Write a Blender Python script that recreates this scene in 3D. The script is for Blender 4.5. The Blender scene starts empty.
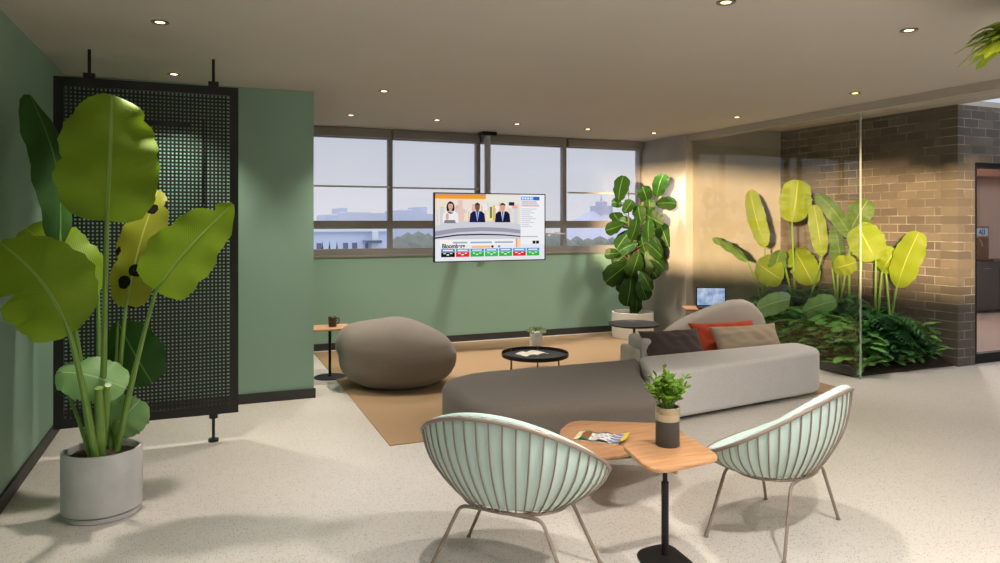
import bpy, bmesh, math, random
from mathutils import Vector, Matrix, noise
R = random.Random(7)
C = bpy.context.scene.collection
PI = math.pi

# ------------------------------------------------------------------ camera maths (1000 x 563)
F_PX, HX, HY = 715.0, 500.0, 221.5
TH = math.radians(22.3)
CAM_H = 1.6
FW = Vector((math.sin(TH), math.cos(TH), 0)); RT = Vector((math.cos(TH), -math.sin(TH), 0)); UP = Vector((0, 0, 1))
CAM = Vector((0, 0, CAM_H))

def ray(px, py): return FW + RT * ((px - HX) / F_PX) + UP * ((HY - py) / F_PX)
def at_d(px, py, d): return CAM + ray(px, py) * d
def at_z(px, py, z=0.0):
    r = ray(px, py); return CAM + r * ((z - CAM_H) / r.z)
def at_y(px, py, y):
    r = ray(px, py); return CAM + r * (y / r.y)
def at_x(px, py, x):
    r = ray(px, py); return CAM + r * (x / r.x)

# ------------------------------------------------------------------ materials
def lin(c):
    out = []
    for v in c:
        v /= 255.0
        out.append(v / 12.92 if v <= 0.04045 else ((v + 0.055) / 1.055) ** 2.4)
    return (*out, 1.0)

class NT:
    def __init__(s, name):
        s.m = bpy.data.materials.new(name); s.m.use_nodes = True
        s.t = s.m.node_tree; s.t.nodes.clear(); s.out = s.n('ShaderNodeOutputMaterial')
    def n(s, typ, **kw):
        nd = s.t.nodes.new(typ)
        for k, v in kw.items(): setattr(nd, k, v)
        return nd
    def l(s, a, b): s.t.links.new(a, b)
    def val(s, sock, v):
        if hasattr(v, 'is_output'): s.l(v, sock)
        else: sock.default_value = v
    def math(s, op, a, b=0.0, c=0.0):
        nd = s.n('ShaderNodeMath', operation=op)
        s.val(nd.inputs[0], a); s.val(nd.inputs[1], b); s.val(nd.inputs[2], c)
        return nd.outputs[0]
    def mix(s, f, a, b):
        nd = s.n('ShaderNodeMix', data_type='RGBA')
        s.val(nd.inputs[0], f); s.val(nd.inputs[6], a); s.val(nd.inputs[7], b)
        return nd.outputs[2]
    def coord(s, which='Object'): return s.n('ShaderNodeTexCoord').outputs[which]
    def noise(s, scale, detail=3, vec=None, rough=0.5):
        nd = s.n('ShaderNodeTexNoise'); nd.inputs['Scale'].default_value = scale
        nd.inputs['Detail'].default_value = detail; nd.inputs['Roughness'].default_value = rough
        s.l(vec if vec is not None else s.coord(), nd.inputs['Vector'])
        return nd.outputs['Fac']
    def ramp(s, f, stops):
        nd = s.n('ShaderNodeValToRGB'); s.l(f, nd.inputs[0])
        e = nd.color_ramp.elements
        while len(e) < len(stops): e.new(0.5)
        for el, (p, c) in zip(e, stops): el.position = p; el.color = c
        return nd.outputs[0]
    def bump(s, h, strength=0.2, dist=0.01):
        nd = s.n('ShaderNodeBump'); nd.inputs['Strength'].default_value = strength
        nd.inputs['Distance'].default_value = dist; s.l(h, nd.inputs['Height'])
        return nd.outputs[0]
    def bsdf(s, col, rough=0.6, metal=0.0, normal=None, spec=0.5, **kw):
        b = s.n('ShaderNodeBsdfPrincipled')
        s.val(b.inputs['Base Color'], col); s.val(b.inputs['Roughness'], rough)
        b.inputs['Metallic'].default_value = metal; b.inputs['Specular IOR Level'].default_value = spec
        for k, v in kw.items(): s.val(b.inputs[k], v)
        if normal is not None: s.l(normal, b.inputs['Normal'])
        return b
    def done(s, sh): s.l(sh.outputs[0] if hasattr(sh, 'outputs') else sh, s.out.inputs[0]); return s.m

def scale_c(c, k): return (min(1, c[0] * k), min(1, c[1] * k), min(1, c[2] * k), 1)

def m_plain(name, rgb, rough=0.5, metal=0.0, var=0.08, nscale=20, bump=0.0, bscale=80, spec=0.5, **kw):
    t = NT(name); c = lin(rgb)
    col = t.mix(t.noise(nscale, 3), scale_c(c, 1 - var), scale_c(c, 1 + var))
    nr = t.bump(t.noise(bscale, 4), bump, 0.004) if bump else None
    return t.done(t.bsdf(col, rough, metal, nr, spec, **kw))

def m_fabric(name, rgb, var=0.16, weave=420, sheen=0.15, bump=0.35):
    t = NT(name); c = lin(rgb); co = t.coord()
    n1 = t.noise(weave, 2, co); n2 = t.noise(9, 3, co)
    col = t.mix(n1, scale_c(c, 1 - var), scale_c(c, 1 + var))
    col = t.mix(t.math('MULTIPLY', n2, 0.25), col, scale_c(c, 0.82))
    return t.done(t.bsdf(col, 0.9, 0, t.bump(n1, bump, 0.003), 0.2, **{'Sheen Weight': sheen}))

def m_emit(name, rgb, strength=1.0):
    t = NT(name); e = t.n('ShaderNodeEmission'); e.inputs[0].default_value = lin(rgb); e.inputs[1].default_value = strength
    return t.done(e)

def m_glass(name, base=0.045, tint=(255, 255, 255), rough=0.0):
    t = NT(name)
    lw = t.n('ShaderNodeLayerWeight'); lw.inputs[0].default_value = 0.5
    f = t.math('POWER', lw.outputs['Facing'], 5.0)
    f = t.math('MULTIPLY_ADD', f, 1 - base, base)
    tr = t.n('ShaderNodeBsdfTransparent'); tr.inputs[0].default_value = lin(tint)
    gl = t.n('ShaderNodeBsdfGlossy'); gl.inputs['Roughness'].default_value = rough
    mx = t.n('ShaderNodeMixShader'); t.l(f, mx.inputs[0]); t.l(tr.outputs[0], mx.inputs[1]); t.l(gl.outputs[0], mx.inputs[2])
    return t.done(mx)

def m_leaf(name, dark, light, vein, nveins=26, slant=0.55, transl=0.3, rough=0.42, spots=False):
    t = NT(name)
    uv = t.coord('UV'); sp = t.n('ShaderNodeSeparateXYZ'); t.l(uv, sp.inputs[0])
    u, v = sp.outputs[0], sp.outputs[1]
    av = t.math('ABSOLUTE', t.math('SUBTRACT', v, 0.5))
    ph = t.math('MULTIPLY', t.math('SUBTRACT', u, t.math('MULTIPLY', av, slant)), nveins)
    fr = t.math('ABSOLUTE', t.math('SUBTRACT', t.math('FRACT', ph), 0.5))
    rib = t.math('LESS_THAN', fr, 0.09)
    n = t.noise(5, 4)
    col = t.mix(n, lin(dark), lin(light))
    col = t.mix(t.math('MULTIPLY', fr, 0.3), col, scale_c(lin(dark), 0.9))
    col = t.mix(t.math('MULTIPLY', rib, 0.10), col, lin(vein))
    mid = t.math('LESS_THAN', av, 0.018)
    col = t.mix(mid, col, lin(vein))
    if spots:
        vz = t.n('ShaderNodeTexVoronoi'); vz.inputs['Scale'].default_value = 7; t.l(t.coord(), vz.inputs['Vector'])
        nz = t.noise(30, 3)
        s_ = t.math('LESS_THAN', t.math('ADD', vz.outputs['Distance'], t.math('MULTIPLY', nz, 0.2)), 0.36)
        col = t.mix(s_, col, lin((26, 20, 10)))
    b = t.bsdf(col, rough, 0, t.bump(fr, 0.45, 0.004), 0.22)
    ts = t.n('ShaderNodeBsdfTranslucent'); t.l(col, ts.inputs[0])
    mx = t.n('ShaderNodeMixShader'); mx.inputs[0].default_value = transl
    t.l(b.outputs[0], mx.inputs[1]); t.l(ts.outputs[0], mx.inputs[2])
    return t.done(mx)

def m_wood(name, a, b, axis='X', scale=6, rough=0.45):
    t = NT(name); co = t.coord()
    mp = t.n('ShaderNodeMapping'); t.l(co, mp.inputs[0])
    mp.inputs['Scale'].default_value = (0.6, 7, 7) if axis == 'X' else (7, 0.6, 7)
    n = t.noise(scale, 5, mp.outputs[0], 0.6)
    n2 = t.noise(scale * 5, 3, mp.outputs[0], 0.6)
    f = t.math('ADD', t.math('MULTIPLY', n, 0.75), t.math('MULTIPLY', n2, 0.25))
    col = t.ramp(f, [(0.34, lin(a)), (0.66, lin(b))])
    return t.done(t.bsdf(col, rough, 0, t.bump(n2, 0.05, 0.002)))

def m_terrazzo():
    t = NT('terrazzo'); co = t.coord()
    base = t.mix(t.noise(1.3, 4, co), lin((196, 190, 181)), lin((212, 206, 198)))
    base = t.mix(t.math('MULTIPLY', t.noise(60, 4, co), 0.35), base, lin((182, 174, 162)))
    for sc, th, c in ((66, 0.2, (116, 106, 96)), (44, 0.18, (150, 138, 124)), (100, 0.22, (90, 82, 76))):
        v = t.n('ShaderNodeTexVoronoi'); v.inputs['Scale'].default_value = sc; t.l(co, v.inputs['Vector'])
        sep = t.n('ShaderNodeSeparateColor'); t.l(v.outputs['Color'], sep.inputs[0])
        m = t.math('MULTIPLY', t.math('LESS_THAN', v.outputs['Distance'], th), t.math('GREATER_THAN', sep.outputs[0], 0.45))
        base = t.mix(t.math('MULTIPLY', m, 0.85), base, lin(c))
    r = t.math('MULTIPLY_ADD', t.noise(3, 3, co), 0.06, 0.34)
    return t.done(t.bsdf(base, r, 0, None, 0.5))

def m_brick(name, axis):
    t = NT(name); co = t.coord(); sp = t.n('ShaderNodeSeparateXYZ'); t.l(co, sp.inputs[0])
    cb = t.n('ShaderNodeCombineXYZ'); t.l(sp.outputs[0 if axis == 'X' else 1], cb.inputs[0]); t.l(sp.outputs[2], cb.inputs[1])
    bt = t.n('ShaderNodeTexBrick'); t.l(cb.outputs[0], bt.inputs['Vector'])
    bt.offset = 0.5; bt.inputs['Scale'].default_value = 1.0
    bt.inputs['Brick Width'].default_value = 0.235; bt.inputs['Row Height'].default_value = 0.098
    bt.inputs['Mortar Size'].default_value = 0.005; bt.inputs['Mortar Smooth'].default_value = 0.15
    bt.inputs['Color1'].default_value = lin((116, 106, 94)); bt.inputs['Color2'].default_value = lin((86, 79, 72))
    bt.inputs['Mortar'].default_value = lin((178, 174, 168)); bt.inputs['Bias'].default_value = -0.1
    n = t.noise(24, 5, co, 0.65); n2 = t.noise(3.2, 3, co)
    nf = t.ramp(n2, [(0.42, (0.05, 0.05, 0.05, 1)), (0.64, (1, 1, 1, 1))])
    mort = t.mix(nf, lin((104, 98, 92)), lin((168, 163, 156)))
    col = t.mix(bt.outputs['Fac'], bt.outputs['Color'], mort)
    col = t.mix(t.math('MULTIPLY', n, 0.45), col, lin((70, 66, 64)))
    h = t.math('SUBTRACT', t.math('MULTIPLY', n, 0.5), bt.outputs['Fac'])
    return t.done(t.bsdf(col, 0.75, 0, t.bump(h, 0.6, 0.008), 0.35))

def m_concrete(name, a, b, rough=0.8, scale=3.0):
    t = NT(name); co = t.coord()
    n = t.noise(scale, 6, co, 0.6); n2 = t.noise(45, 4, co)
    col = t.mix(n, lin(a), lin(b))
    vz = t.n('ShaderNodeTexVoronoi'); vz.inputs['Scale'].default_value = 38; t.l(co, vz.inputs['Vector'])
    pit = t.math('LESS_THAN', t.math('ADD', vz.outputs['Distance'], t.math('MULTIPLY', n2, 0.5)), 0.30)
    col = t.mix(t.math('MULTIPLY', pit, 0.35), col, scale_c(lin(a), 0.6))
    return t.done(t.bsdf(col, rough, 0, t.bump(n2, 0.12, 0.004), 0.3))

M = {}
M['green_wall'] = m_plain('green_paint', (136, 168, 148), 0.55, var=0.03, nscale=2, bump=0.05, bscale=120)
M['ceiling'] = m_plain('ceiling_paint', (186, 178, 168), 0.85, var=0.03, nscale=1.5)
M['white_paint'] = m_plain('white_paint', (214, 212, 208), 0.8, var=0.02)
M['beam'] = m_plain('beam_paint', (172, 164, 152), 0.8, var=0.03)
M['terrazzo'] = m_terrazzo()
M['skirting'] = m_plain('skirting_dark', (46, 44, 42), 0.5)
M['frame'] = m_plain('window_frame_metal', (138, 134, 130), 0.5, 0.0, var=0.04)
M['concrete'] = m_concrete('wall_concrete', (150, 144, 138), (182, 177, 170), 0.75, 1.6)
M['brick_x'] = m_brick('brick_return', 'X'); M['brick_y'] = m_brick('brick_long', 'Y')
M['black'] = m_plain('black_metal', (22, 21, 21), 0.5, 0.0, var=0.1, spec=.3)
M['screen_black'] = m_plain('screen_black_metal', (30, 28, 27), 0.5, 0.2, var=0.1)
M['rug'] = m_fabric('rug_tan', (160, 132, 100), 0.16, 110, 0.05, 0.2)
M['sofa_dark'] = m_fabric('sofa_dark_grey', (104, 96, 88), 0.34, 150)
M['sofa_light'] = m_fabric('sofa_light_grey', (203, 200, 197), 0.26, 130)
M['sofa_back'] = m_fabric('sofa_back_beige', (198, 190, 178), 0.14)
M['pouf'] = m_fabric('pouf_grey', (124, 116, 106), 0.30, 120)
M['cush_brown'] = m_fabric('cushion_brown', (84, 72, 68), 0.15)
M['cush_orange'] = m_fabric('cushion_orange', (190, 76, 48), 0.15, 200)
M['cush_beige'] = m_fabric('cushion_beige', (172, 156, 134), 0.14)
M['mint'] = m_fabric('chair_mint', (184, 203, 195), 0.07, 500, 0.2, 0.15)
M['chair_metal'] = m_plain('chair_metal_taupe', (142, 126, 114), 0.38, 0.35, var=0.05)
M['oak'] = m_wood('oak_top', (160, 112, 74), (198, 152, 108), 'X')
M['oak_y'] = m_wood('oak_top_side', (180, 132, 92), (216, 172, 130), 'Y')
M['pot_concrete'] = m_concrete('pot_concrete', (166, 165, 164), (202, 201, 200), 0.7, 8)
M['pot_white'] = m_plain('pot_white', (236, 234, 230), 0.45, var=0.03)
M['soil'] = m_plain('soil', (58, 42, 30), 0.95, var=0.5, nscale=60, bump=0.8, bscale=70)
M['glass'] = m_glass('window_glass', 0.035)
M['glass_wall'] = m_glass('partition_glass', 0.04, (252, 252, 250))
M['stalk'] = m_plain('leaf_stalk', (112, 146, 62), 0.45, var=0.15, nscale=8)
M['trunk'] = m_plain('trunk_bark', (96, 76, 58), 0.85, var=0.25, nscale=30, bump=0.4)
M['banana'] = m_leaf('banana_leaf', (98, 130, 22), (136, 164, 36), (140, 170, 80), 44)
M['banana_dark'] = m_leaf('banana_leaf_dark', (30, 66, 24), (54, 96, 34), (90, 130, 60), 44, transl=0.1, rough=.6)
M['banana_yellow'] = m_leaf('banana_leaf_blotched', (126, 136, 36), (166, 168, 52), (190, 190, 100), 28, spots=True)
M['banana_pale'] = m_leaf('banana_leaf_pale', (112, 156, 92), (146, 186, 122), (176, 204, 150), 26, transl=0.2)
M['garden_leaf'] = m_leaf('garden_leaf', (112, 134, 34), (146, 162, 46), (176, 184, 90), 40, transl=0.3)
M['garden_leaf_dark'] = m_leaf('garden_leaf_dark', (62, 90, 40), (96, 120, 50), (130, 144, 84), 40, transl=0.15)
M['fiddle'] = m_leaf('fiddle_leaf', (20, 46, 14), (44, 80, 22), (100, 140, 70), 9, 0.7, 0.15, 0.38)
M['shrub_a'] = m_leaf('shrub_leaf_mid', (50, 116, 44), (98, 168, 72), (120, 150, 86), 8, 0.6, 0.2)
M['shrub_b'] = m_leaf('shrub_leaf_dark', (30, 76, 38), (58, 114, 60), (80, 110, 70), 8, 0.6, 0.15)
M['shrub_c'] = m_leaf('shrub_leaf_bright', (80, 130, 60), (130, 176, 90), (150, 180, 120), 8, 0.6, 0.2)
M['herb'] = m_leaf('herb_leaf', (74, 116, 24), (124, 160, 44), (180, 200, 100), 6, 0.6, 0.25)
M['hang'] = m_leaf('hanging_leaf', (128, 160, 30), (186, 206, 66), (206, 216, 120), 8, .6, .35)
M['pale_herb'] = m_leaf('pale_leaf', (130, 150, 110), (176, 190, 150), (200, 210, 180), 6, 0.6, 0.2)
M['pot_char'] = m_plain('pot_charcoal', (62, 60, 58), 0.55, var=0.05)
M['pot_tan'] = m_plain('pot_tan_band', (164, 146, 116), 0.6, var=0.05)
M['mug'] = m_plain('mug_brown', (58, 44, 38), 0.35)
M['bulb'] = m_emit('downlight_lens', (255, 216, 160), 7.0)
M['trim'] = m_plain('downlight_trim', (120, 112, 102), 0.4, 0.4)

def m_blind():
    t = NT('blind_mesh_fabric')
    tr = t.n('ShaderNodeBsdfTransparent'); tr.inputs[0].default_value = (1, 1, 1, 1)
    df = t.n('ShaderNodeBsdfDiffuse'); df.inputs[0].default_value = lin((196, 194, 192))
    tl = t.n('ShaderNodeBsdfTranslucent'); tl.inputs[0].default_value = lin((214, 212, 210))
    m1 = t.n('ShaderNodeMixShader'); m1.inputs[0].default_value = 0.5; t.l(df.outputs[0], m1.inputs[1]); t.l(tl.outputs[0], m1.inputs[2])
    w = t.noise(900, 1)
    f = t.math('MULTIPLY_ADD', w, 0.03, 0.05)
    m2 = t.n('ShaderNodeMixShader'); t.l(f, m2.inputs[0]); t.l(tr.outputs[0], m2.inputs[1]); t.l(m1.outputs[0], m2.inputs[2])
    return t.done(m2)
M['blind'] = m_blind()

# ------------------------------------------------------------------ mesh helpers
class MB:
    def __init__(s): s.v = []; s.f = []; s.mi = []; s.uv = []; s.cur = 0
    def face(s, idx, uv=None): s.f.append(tuple(idx)); s.mi.append(s.cur); s.uv.append(uv)
    def add(s, verts): b = len(s.v); s.v += [Vector(p) for p in verts]; return b
    def quad(s, a, b, c, d): k = s.add((a, b, c, d)); s.face((k, k + 1, k + 2, k + 3))
    def box(s, x0, x1, y0, y1, z0, z1):
        k = s.add([(x, y, z) for x in (x0, x1) for y in (y0, y1) for z in (z0, z1)])
        for q in ((0, 1, 3, 2), (4, 6, 7, 5), (0, 4, 5, 1), (2, 3, 7, 6), (0, 2, 6, 4), (1, 5, 7, 3)): s.face([k + i for i in q])
        return s
    def rbox(s, x0, x1, y0, y1, z0, z1, b=0.01, seg=2):
        return s.prism([(x0, y0), (x1, y0), (x1, y1), (x0, y1)], z0, z1, b, b, seg, True)
    def tube(s, pts, r, n=8, caps=True, closed=False):
        pts = [Vector(p) for p in pts]; N = len(pts)
        rs = r if isinstance(r, (list, tuple)) else [r] * N
        rings = []; prev = None
        for i, p in enumerate(pts):
            if closed: tg = pts[(i + 1) % N] - pts[i - 1]
            else: tg = pts[min(i + 1, N - 1)] - pts[max(i - 1, 0)]
            tg.normalize()
            if prev is None:
                a = Vector((0, 0, 1)) if abs(tg.z) < 0.9 else Vector((1, 0, 0))
                x = tg.cross(a).normalized()
            else:
                x = (prev - tg * prev.dot(tg)).normalized()
            prev = x; y = tg.cross(x)
            rings.append(s.add([p + (x * math.cos(2 * PI * k / n) + y * math.sin(2 * PI * k / n)) * rs[i] for k in range(n)]))
        M_ = N if closed else N - 1
        for i in range(M_):
            a, b = rings[i], rings[(i + 1) % N]
            for k in range(n): s.face((a + k, a + (k + 1) % n, b + (k + 1) % n, b + k))
        if caps and not closed:
            s.face([rings[0] + k for k in range(n)][::-1]); s.face([rings[-1] + k for k in range(n)])
        return s
    def lathe(s, prof, c=(0, 0), n=32, sx=1.0, sy=1.0):
        rings = []
        for r, z in prof:
            if r < 1e-6: rings.append((s.add([(c[0], c[1], z)]), 1))
            else: rings.append((s.add([(c[0] + r * sx * math.cos(2 * PI * k / n), c[1] + r * sy * math.sin(2 * PI * k / n), z) for k in range(n)]), n))
        for (a, na), (b, nb) in zip(rings, rings[1:]):
            for k in range(n):
                k2 = (k + 1) % n
                if na == 1 and nb == 1: continue
                if na == 1: s.face((a, b + k2, b + k))
                elif nb == 1: s.face((a + k, a + k2, b))
                else: s.face((a + k, a + k2, b + k2, b + k))
        return s
    def prism(s, poly, z0, z1, rc=0.02, b=0.01, seg=4, sharp_bottom=False, crown=0.0, taper=0.0, rcs=None):
        out = round_poly(poly, rc, 6 if rc > 0.03 else 3, rcs)
        nrm = poly_normals(out)
        lev = []
        if not sharp_bottom:
            for i in range(seg + 1):
                a = PI / 2 * i / seg; lev.append((b * (1 - math.sin(a)) , z0 + b * (1 - math.cos(a))))
        else: lev.append((0, z0))
        for i in range(seg + 1):
            a = PI / 2 * i / seg; lev.append((taper + b * (1 - math.cos(a)), z1 - b * (1 - math.sin(a))))
        rings = []
        for ins, z in lev: rings.append(s.add([(p[0] - q[0] * ins, p[1] - q[1] * ins, z) for p, q in zip(out, nrm)]))
        n = len(out)
        for a, c in zip(rings, rings[1:]):
            for k in range(n): s.face((a + k, a + (k + 1) % n, c + (k + 1) % n, c + k))
        cx = sum(p[0] for p in out) / n; cy = sum(p[1] for p in out) / n
        s.face([rings[0] + k for k in range(n)][::-1])
        last = rings[-1]
        for fr, h in ((0.75, 0.55), (0.4, 0.85)):
            base = [s.v[rings[-1] + k].copy() for k in range(n)]
            nx = s.add([(cx + (p.x - cx) * fr, cy + (p.y - cy) * fr, z1 + crown * h) for p in base])
            for k in range(n): s.face((last + k, last + (k + 1) % n, nx + (k + 1) % n, nx + k))
            last = nx
        c0 = s.add([(cx, cy, z1 + crown)])
        for k in range(n): s.face((last + k, last + (k + 1) % n, c0))
        return s
    def build(s, name, mat, parent=None, smooth=38, loc=None):
        me = bpy.data.meshes.new(name)
        off = Vector(loc) if loc is not None else Vector((0, 0, 0))
        me.from_pydata([v - off for v in s.v], [], s.f)
        for m in (mat if isinstance(mat, (list, tuple)) else [mat]): me.materials.append(m)
        me.polygons.foreach_set('material_index', s.mi)
        if any(u is not None for u in s.uv):
            ul = me.uv_layers.new(name='UVMap')
            for p, u in zip(me.polygons, s.uv):
                if u:
                    for li, c in zip(p.loop_indices, u): ul.data[li].uv = c
        if smooth:
            me.polygons.foreach_set('use_smooth', [True] * len(me.polygons))
            me.set_sharp_from_angle(angle=math.radians(smooth))
        me.validate(); me.update()
        bm = bmesh.new(); bm.from_mesh(me)
        if not any(u is not None for u in s.uv): bmesh.ops.recalc_face_normals(bm, faces=bm.faces)
        bm.to_mesh(me); bm.free()
        o = bpy.data.objects.new(name, me); C.objects.link(o)
        if parent is not None:
            o.parent = parent
            if loc is None:
                o.matrix_parent_inverse = Matrix.Identity(4)
        if loc is not None: o.location = off
        return o

def round_poly(poly, r, seg=4, rcs=None):
    n = len(poly); out = []
    ar = sum(poly[i][0] * poly[(i + 1) % n][1] - poly[(i + 1) % n][0] * poly[i][1] for i in range(n))
    if ar < 0: poly = poly[::-1]; rcs = rcs[::-1] if rcs else None
    for i in range(n):
        p = Vector(poly[i][:2]); a = Vector(poly[i - 1][:2]); b = Vector(poly[(i + 1) % n][:2])
        rr = rcs[i] if rcs else r
        if rr <= 1e-5: out.append((p.x, p.y)); continue
        d1 = (a - p); d2 = (b - p)
        L = min(rr, d1.length * 0.49, d2.length * 0.49)
        s0 = p + d1.normalized() * L; s1 = p + d2.normalized() * L
        for k in range(seg + 1):
            t = k / seg; q = s0 * (1 - t) ** 2 + p * 2 * t * (1 - t) + s1 * t * t
            out.append((q.x, q.y))
    return out
def poly_normals(o):
    n = len(o); res = []
    for i in range(n):
        a = Vector(o[i - 1]); b = Vector(o[(i + 1) % n]); p = Vector(o[i])
        e1 = (p - a); e2 = (b - p)
        if e1.length < 1e-9: e1 = e2
        if e2.length < 1e-9: e2 = e1
        e1.normalize(); e2.normalize()
        n1 = Vector((e1.y, -e1.x)); n2 = Vector((e2.y, -e2.x)); m = n1 + n2
        m.normalize(); k = 1 / max(0.5, m.dot(n1)); res.append((m.x * k, m.y * k))
    return res

def tag(o, label, cat, group=None):
    o['label'] = label; o['category'] = cat
    if group: o['group'] = group
    return o
def thing(name, label, cat, loc=(0, 0, 0), rz=0.0, group=None):
    o = bpy.data.objects.new(name, None); C.objects.link(o); o.empty_display_size = 0.1
    o.location = loc; o.rotation_euler = (0, 0, rz)
    return tag(o, label, cat, group)
def struct(o): o['kind'] = 'structure'; return o
def dup(root, loc, rz=None, label=None, group=None, scale=None):
    r = root.copy(); C.objects.link(r); r.location = loc
    if rz is not None: r.rotation_euler = (0, 0, rz)
    if scale: r.scale = (scale,) * 3
    if label: r['label'] = label
    if group: r['group'] = group
    for ch in list(root.children):
        c = ch.copy(); C.objects.link(c); c.parent = r
        for g in ch.children:
            d = g.copy(); C.objects.link(d); d.parent = c
    return r

def leaf(mb, p0, p1, width, normal, arch=0.0, fold=0.12, ripple=0.015, nu=16, nv=6, shape=(0.45, 0.42), notch=(), seed=0, droop=0.0, side_bow=0.0):
    p0 = Vector(p0); p1 = Vector(p1); ax = p1 - p0; L = ax.length; axn = ax.normalized()
    nrm = Vector(normal); nrm = (nrm - axn * nrm.dot(axn)).normalized(); sd = axn.cross(nrm)
    a, b = shape; tm = a / (a + b); mx = tm ** a * (1 - tm) ** b
    idx = []
    for i in range(nu + 1):
        t = i / nu; tt = min(max(t, 0.004), 0.996)
        c = p0 + ax * t + nrm * (arch * math.sin(PI * t)) - Vector((0, 0, droop * t * t)) + sd * (side_bow * math.sin(PI * t))
        w = width / 2 * (tt ** a * (1 - tt) ** b) / mx
        row = []
        for j in range(-nv, nv + 1):
            v = j / nv; ww = w
            for (nt, nsd, nd, nw) in notch:
                if nsd * v > 0: ww *= 1 - nd * math.exp(-((t - nt) / nw) ** 2) * abs(v)
            rp = ripple * math.sin(t * 19 + seed * 1.7 + (2 if j > 0 else 0)) * abs(v) ** 1.5
            ed = 1 + (0.035 * math.sin(t * 43 + seed + j) + .03 * math.sin(t * 17 + seed * 2.3 + j)) * (abs(v) > 0.8)
            row.append(c + sd * (ww * v * ed) + nrm * (-fold * ww * abs(v) ** 1.4 + rp))
        idx.append(mb.add(row))
    m = 2 * nv + 1
    for i in range(nu):
        for j in range(m - 1):
            u0, u1 = i / nu, (i + 1) / nu; v0, v1 = j / (m - 1), (j + 1) / (m - 1)
            mb.face((idx[i] + j, idx[i + 1] + j, idx[i + 1] + j + 1, idx[i] + j + 1), [(u0, v0), (u1, v0), (u1, v1), (u0, v1)])

def bez(p0, p1, p2, n=10):
    p0, p1, p2 = Vector(p0), Vector(p1), Vector(p2)
    return [p0 * (1 - t) ** 2 + p1 * 2 * t * (1 - t) + p2 * t * t for t in [i / n for i in range(n + 1)]]

# ================================================================== SETTING
XL, XG, XBR = -1.06, 6.08, 7.65      # left wall, glass plane, long brick wall
YW, YN, YC, YB = 9.04, 6.66, 8.0, 5.37   # window wall, green wall, concrete end face, brick return
ZC, ZS, ZB = 2.78, 2.89, 2.70
YBACK, XR = -3.2, 12.4
WX = (0.9, 2.19, 3.40, 4.71, 5.98)

mb = MB(); mb.box(XL - .3, 15.6, YBACK - .3, 10.2, -0.25, 0)
struct(mb.build('floor', M['terrazzo'], smooth=0))
mb = MB(); mb.box(XL - .3, 6.2, YBACK - .3, YW + .25, ZC, 3.2)
struct(mb.build('ceiling', M['ceiling'], smooth=0))
# soffit over the garden and the open side, with a skylight opening
mb = MB()
SX0, SX1, SY0, SY1 = 7.67, 10.6, 0.6, YB
mb.box(6.2, SX0, YBACK - .3, YW + .25, ZS, 2.95); mb.box(SX0, SX1, YBACK - .3, SY0, ZS, 2.95)
mb.box(SX1, 15.6, YBACK - .3, YW + .25, ZS, 2.95); mb.box(SX0, SX1, SY1, YW + .25, ZS, 2.95)
struct(mb.build('ceiling_right', M['ceiling'], smooth=0))
mb = MB(); mb.box(6.06, 6.2, YBACK, YC, ZB, ZC + .11)
struct(mb.build('trim_1', M['beam'], smooth=0))

mb = MB()
z0w, z1w = 1.5, 2.76
mb.box(XL - .2, XL, 3.0, YW + .2, 0, ZC); mb.box(XL - .2, XL, YBACK, -2.7, 0, ZC)
mb.box(XL - .2, XL, -2.7, 3.0, 0, z0w); mb.box(XL - .2, XL, -2.7, 3.0, z1w, ZC)
struct(mb.build('wall_left', M['green_wall'], smooth=0))
mb = MB()
mb.box(XL - .12, XL - .06, -2.7, -2.64, z0w, z1w); mb.box(XL - .12, XL - .06, 2.94, 3.0, z0w, z1w)
mb.box(XL - .12, XL - .06, -2.64, 2.94, z0w, z0w + .05); mb.box(XL - .12, XL - .06, -2.64, 2.94, z1w - .03, z1w)
struct(mb.build('window_5', M['frame'], smooth=0))
mb = MB(); mb.box(XL, 0.9, YN, YW, 0, ZC)
struct(mb.build('wall_middle', M['green_wall'], smooth=0))
mb = MB(); mb.box(0.9, 6.0, YW, YW + .2, 0, 1.17)
struct(mb.build('wall_back', M['green_wall'], smooth=0))
mb = MB(); mb.box(6.0, XBR + .2, YC, YW + .2, 0, ZC + .11)
struct(mb.build('wall_concrete', M['concrete'], smooth=0))
mb = MB(); mb.box(XBR, XBR + .2, YB + .2, YC, 0, ZS)
struct(mb.build('wall_right', M['brick_y'], smooth=0))
# brick return with door opening
DX0, DX1, DZ = 7.93, 9.9, 2.26
mb = MB(); mb.box(XBR, DX0, YB, YB + .2, 0, ZS); mb.box(DX1, XR, YB, YB + .2, 0, ZS); mb.box(DX0, DX1, YB, YB + .2, DZ, ZS)
struct(mb.build('wall_front', M['brick_x'], smooth=0))
mb = MB(); mb.box(XR, XR + .2, YBACK, YB + .2, 0, ZS); mb.box(XL - .2, XR + .2, YBACK - .2, YBACK, 0, ZS)
struct(mb.build('wall_rear', M['white_paint'], smooth=0))

# skirting boards
for nm, b in (('baseboard_left', (XL, XL + .018, -3.2, YN, 0, .085)), ('baseboard_middle', (XL, 0.915, YN - .018, YN, 0, .085)),
              ('baseboard_back', (0.9, 6.0, YW - .018, YW, 0, .085))):
    struct(MB().box(*b).build(nm, M['skirting'], smooth=0))

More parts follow.
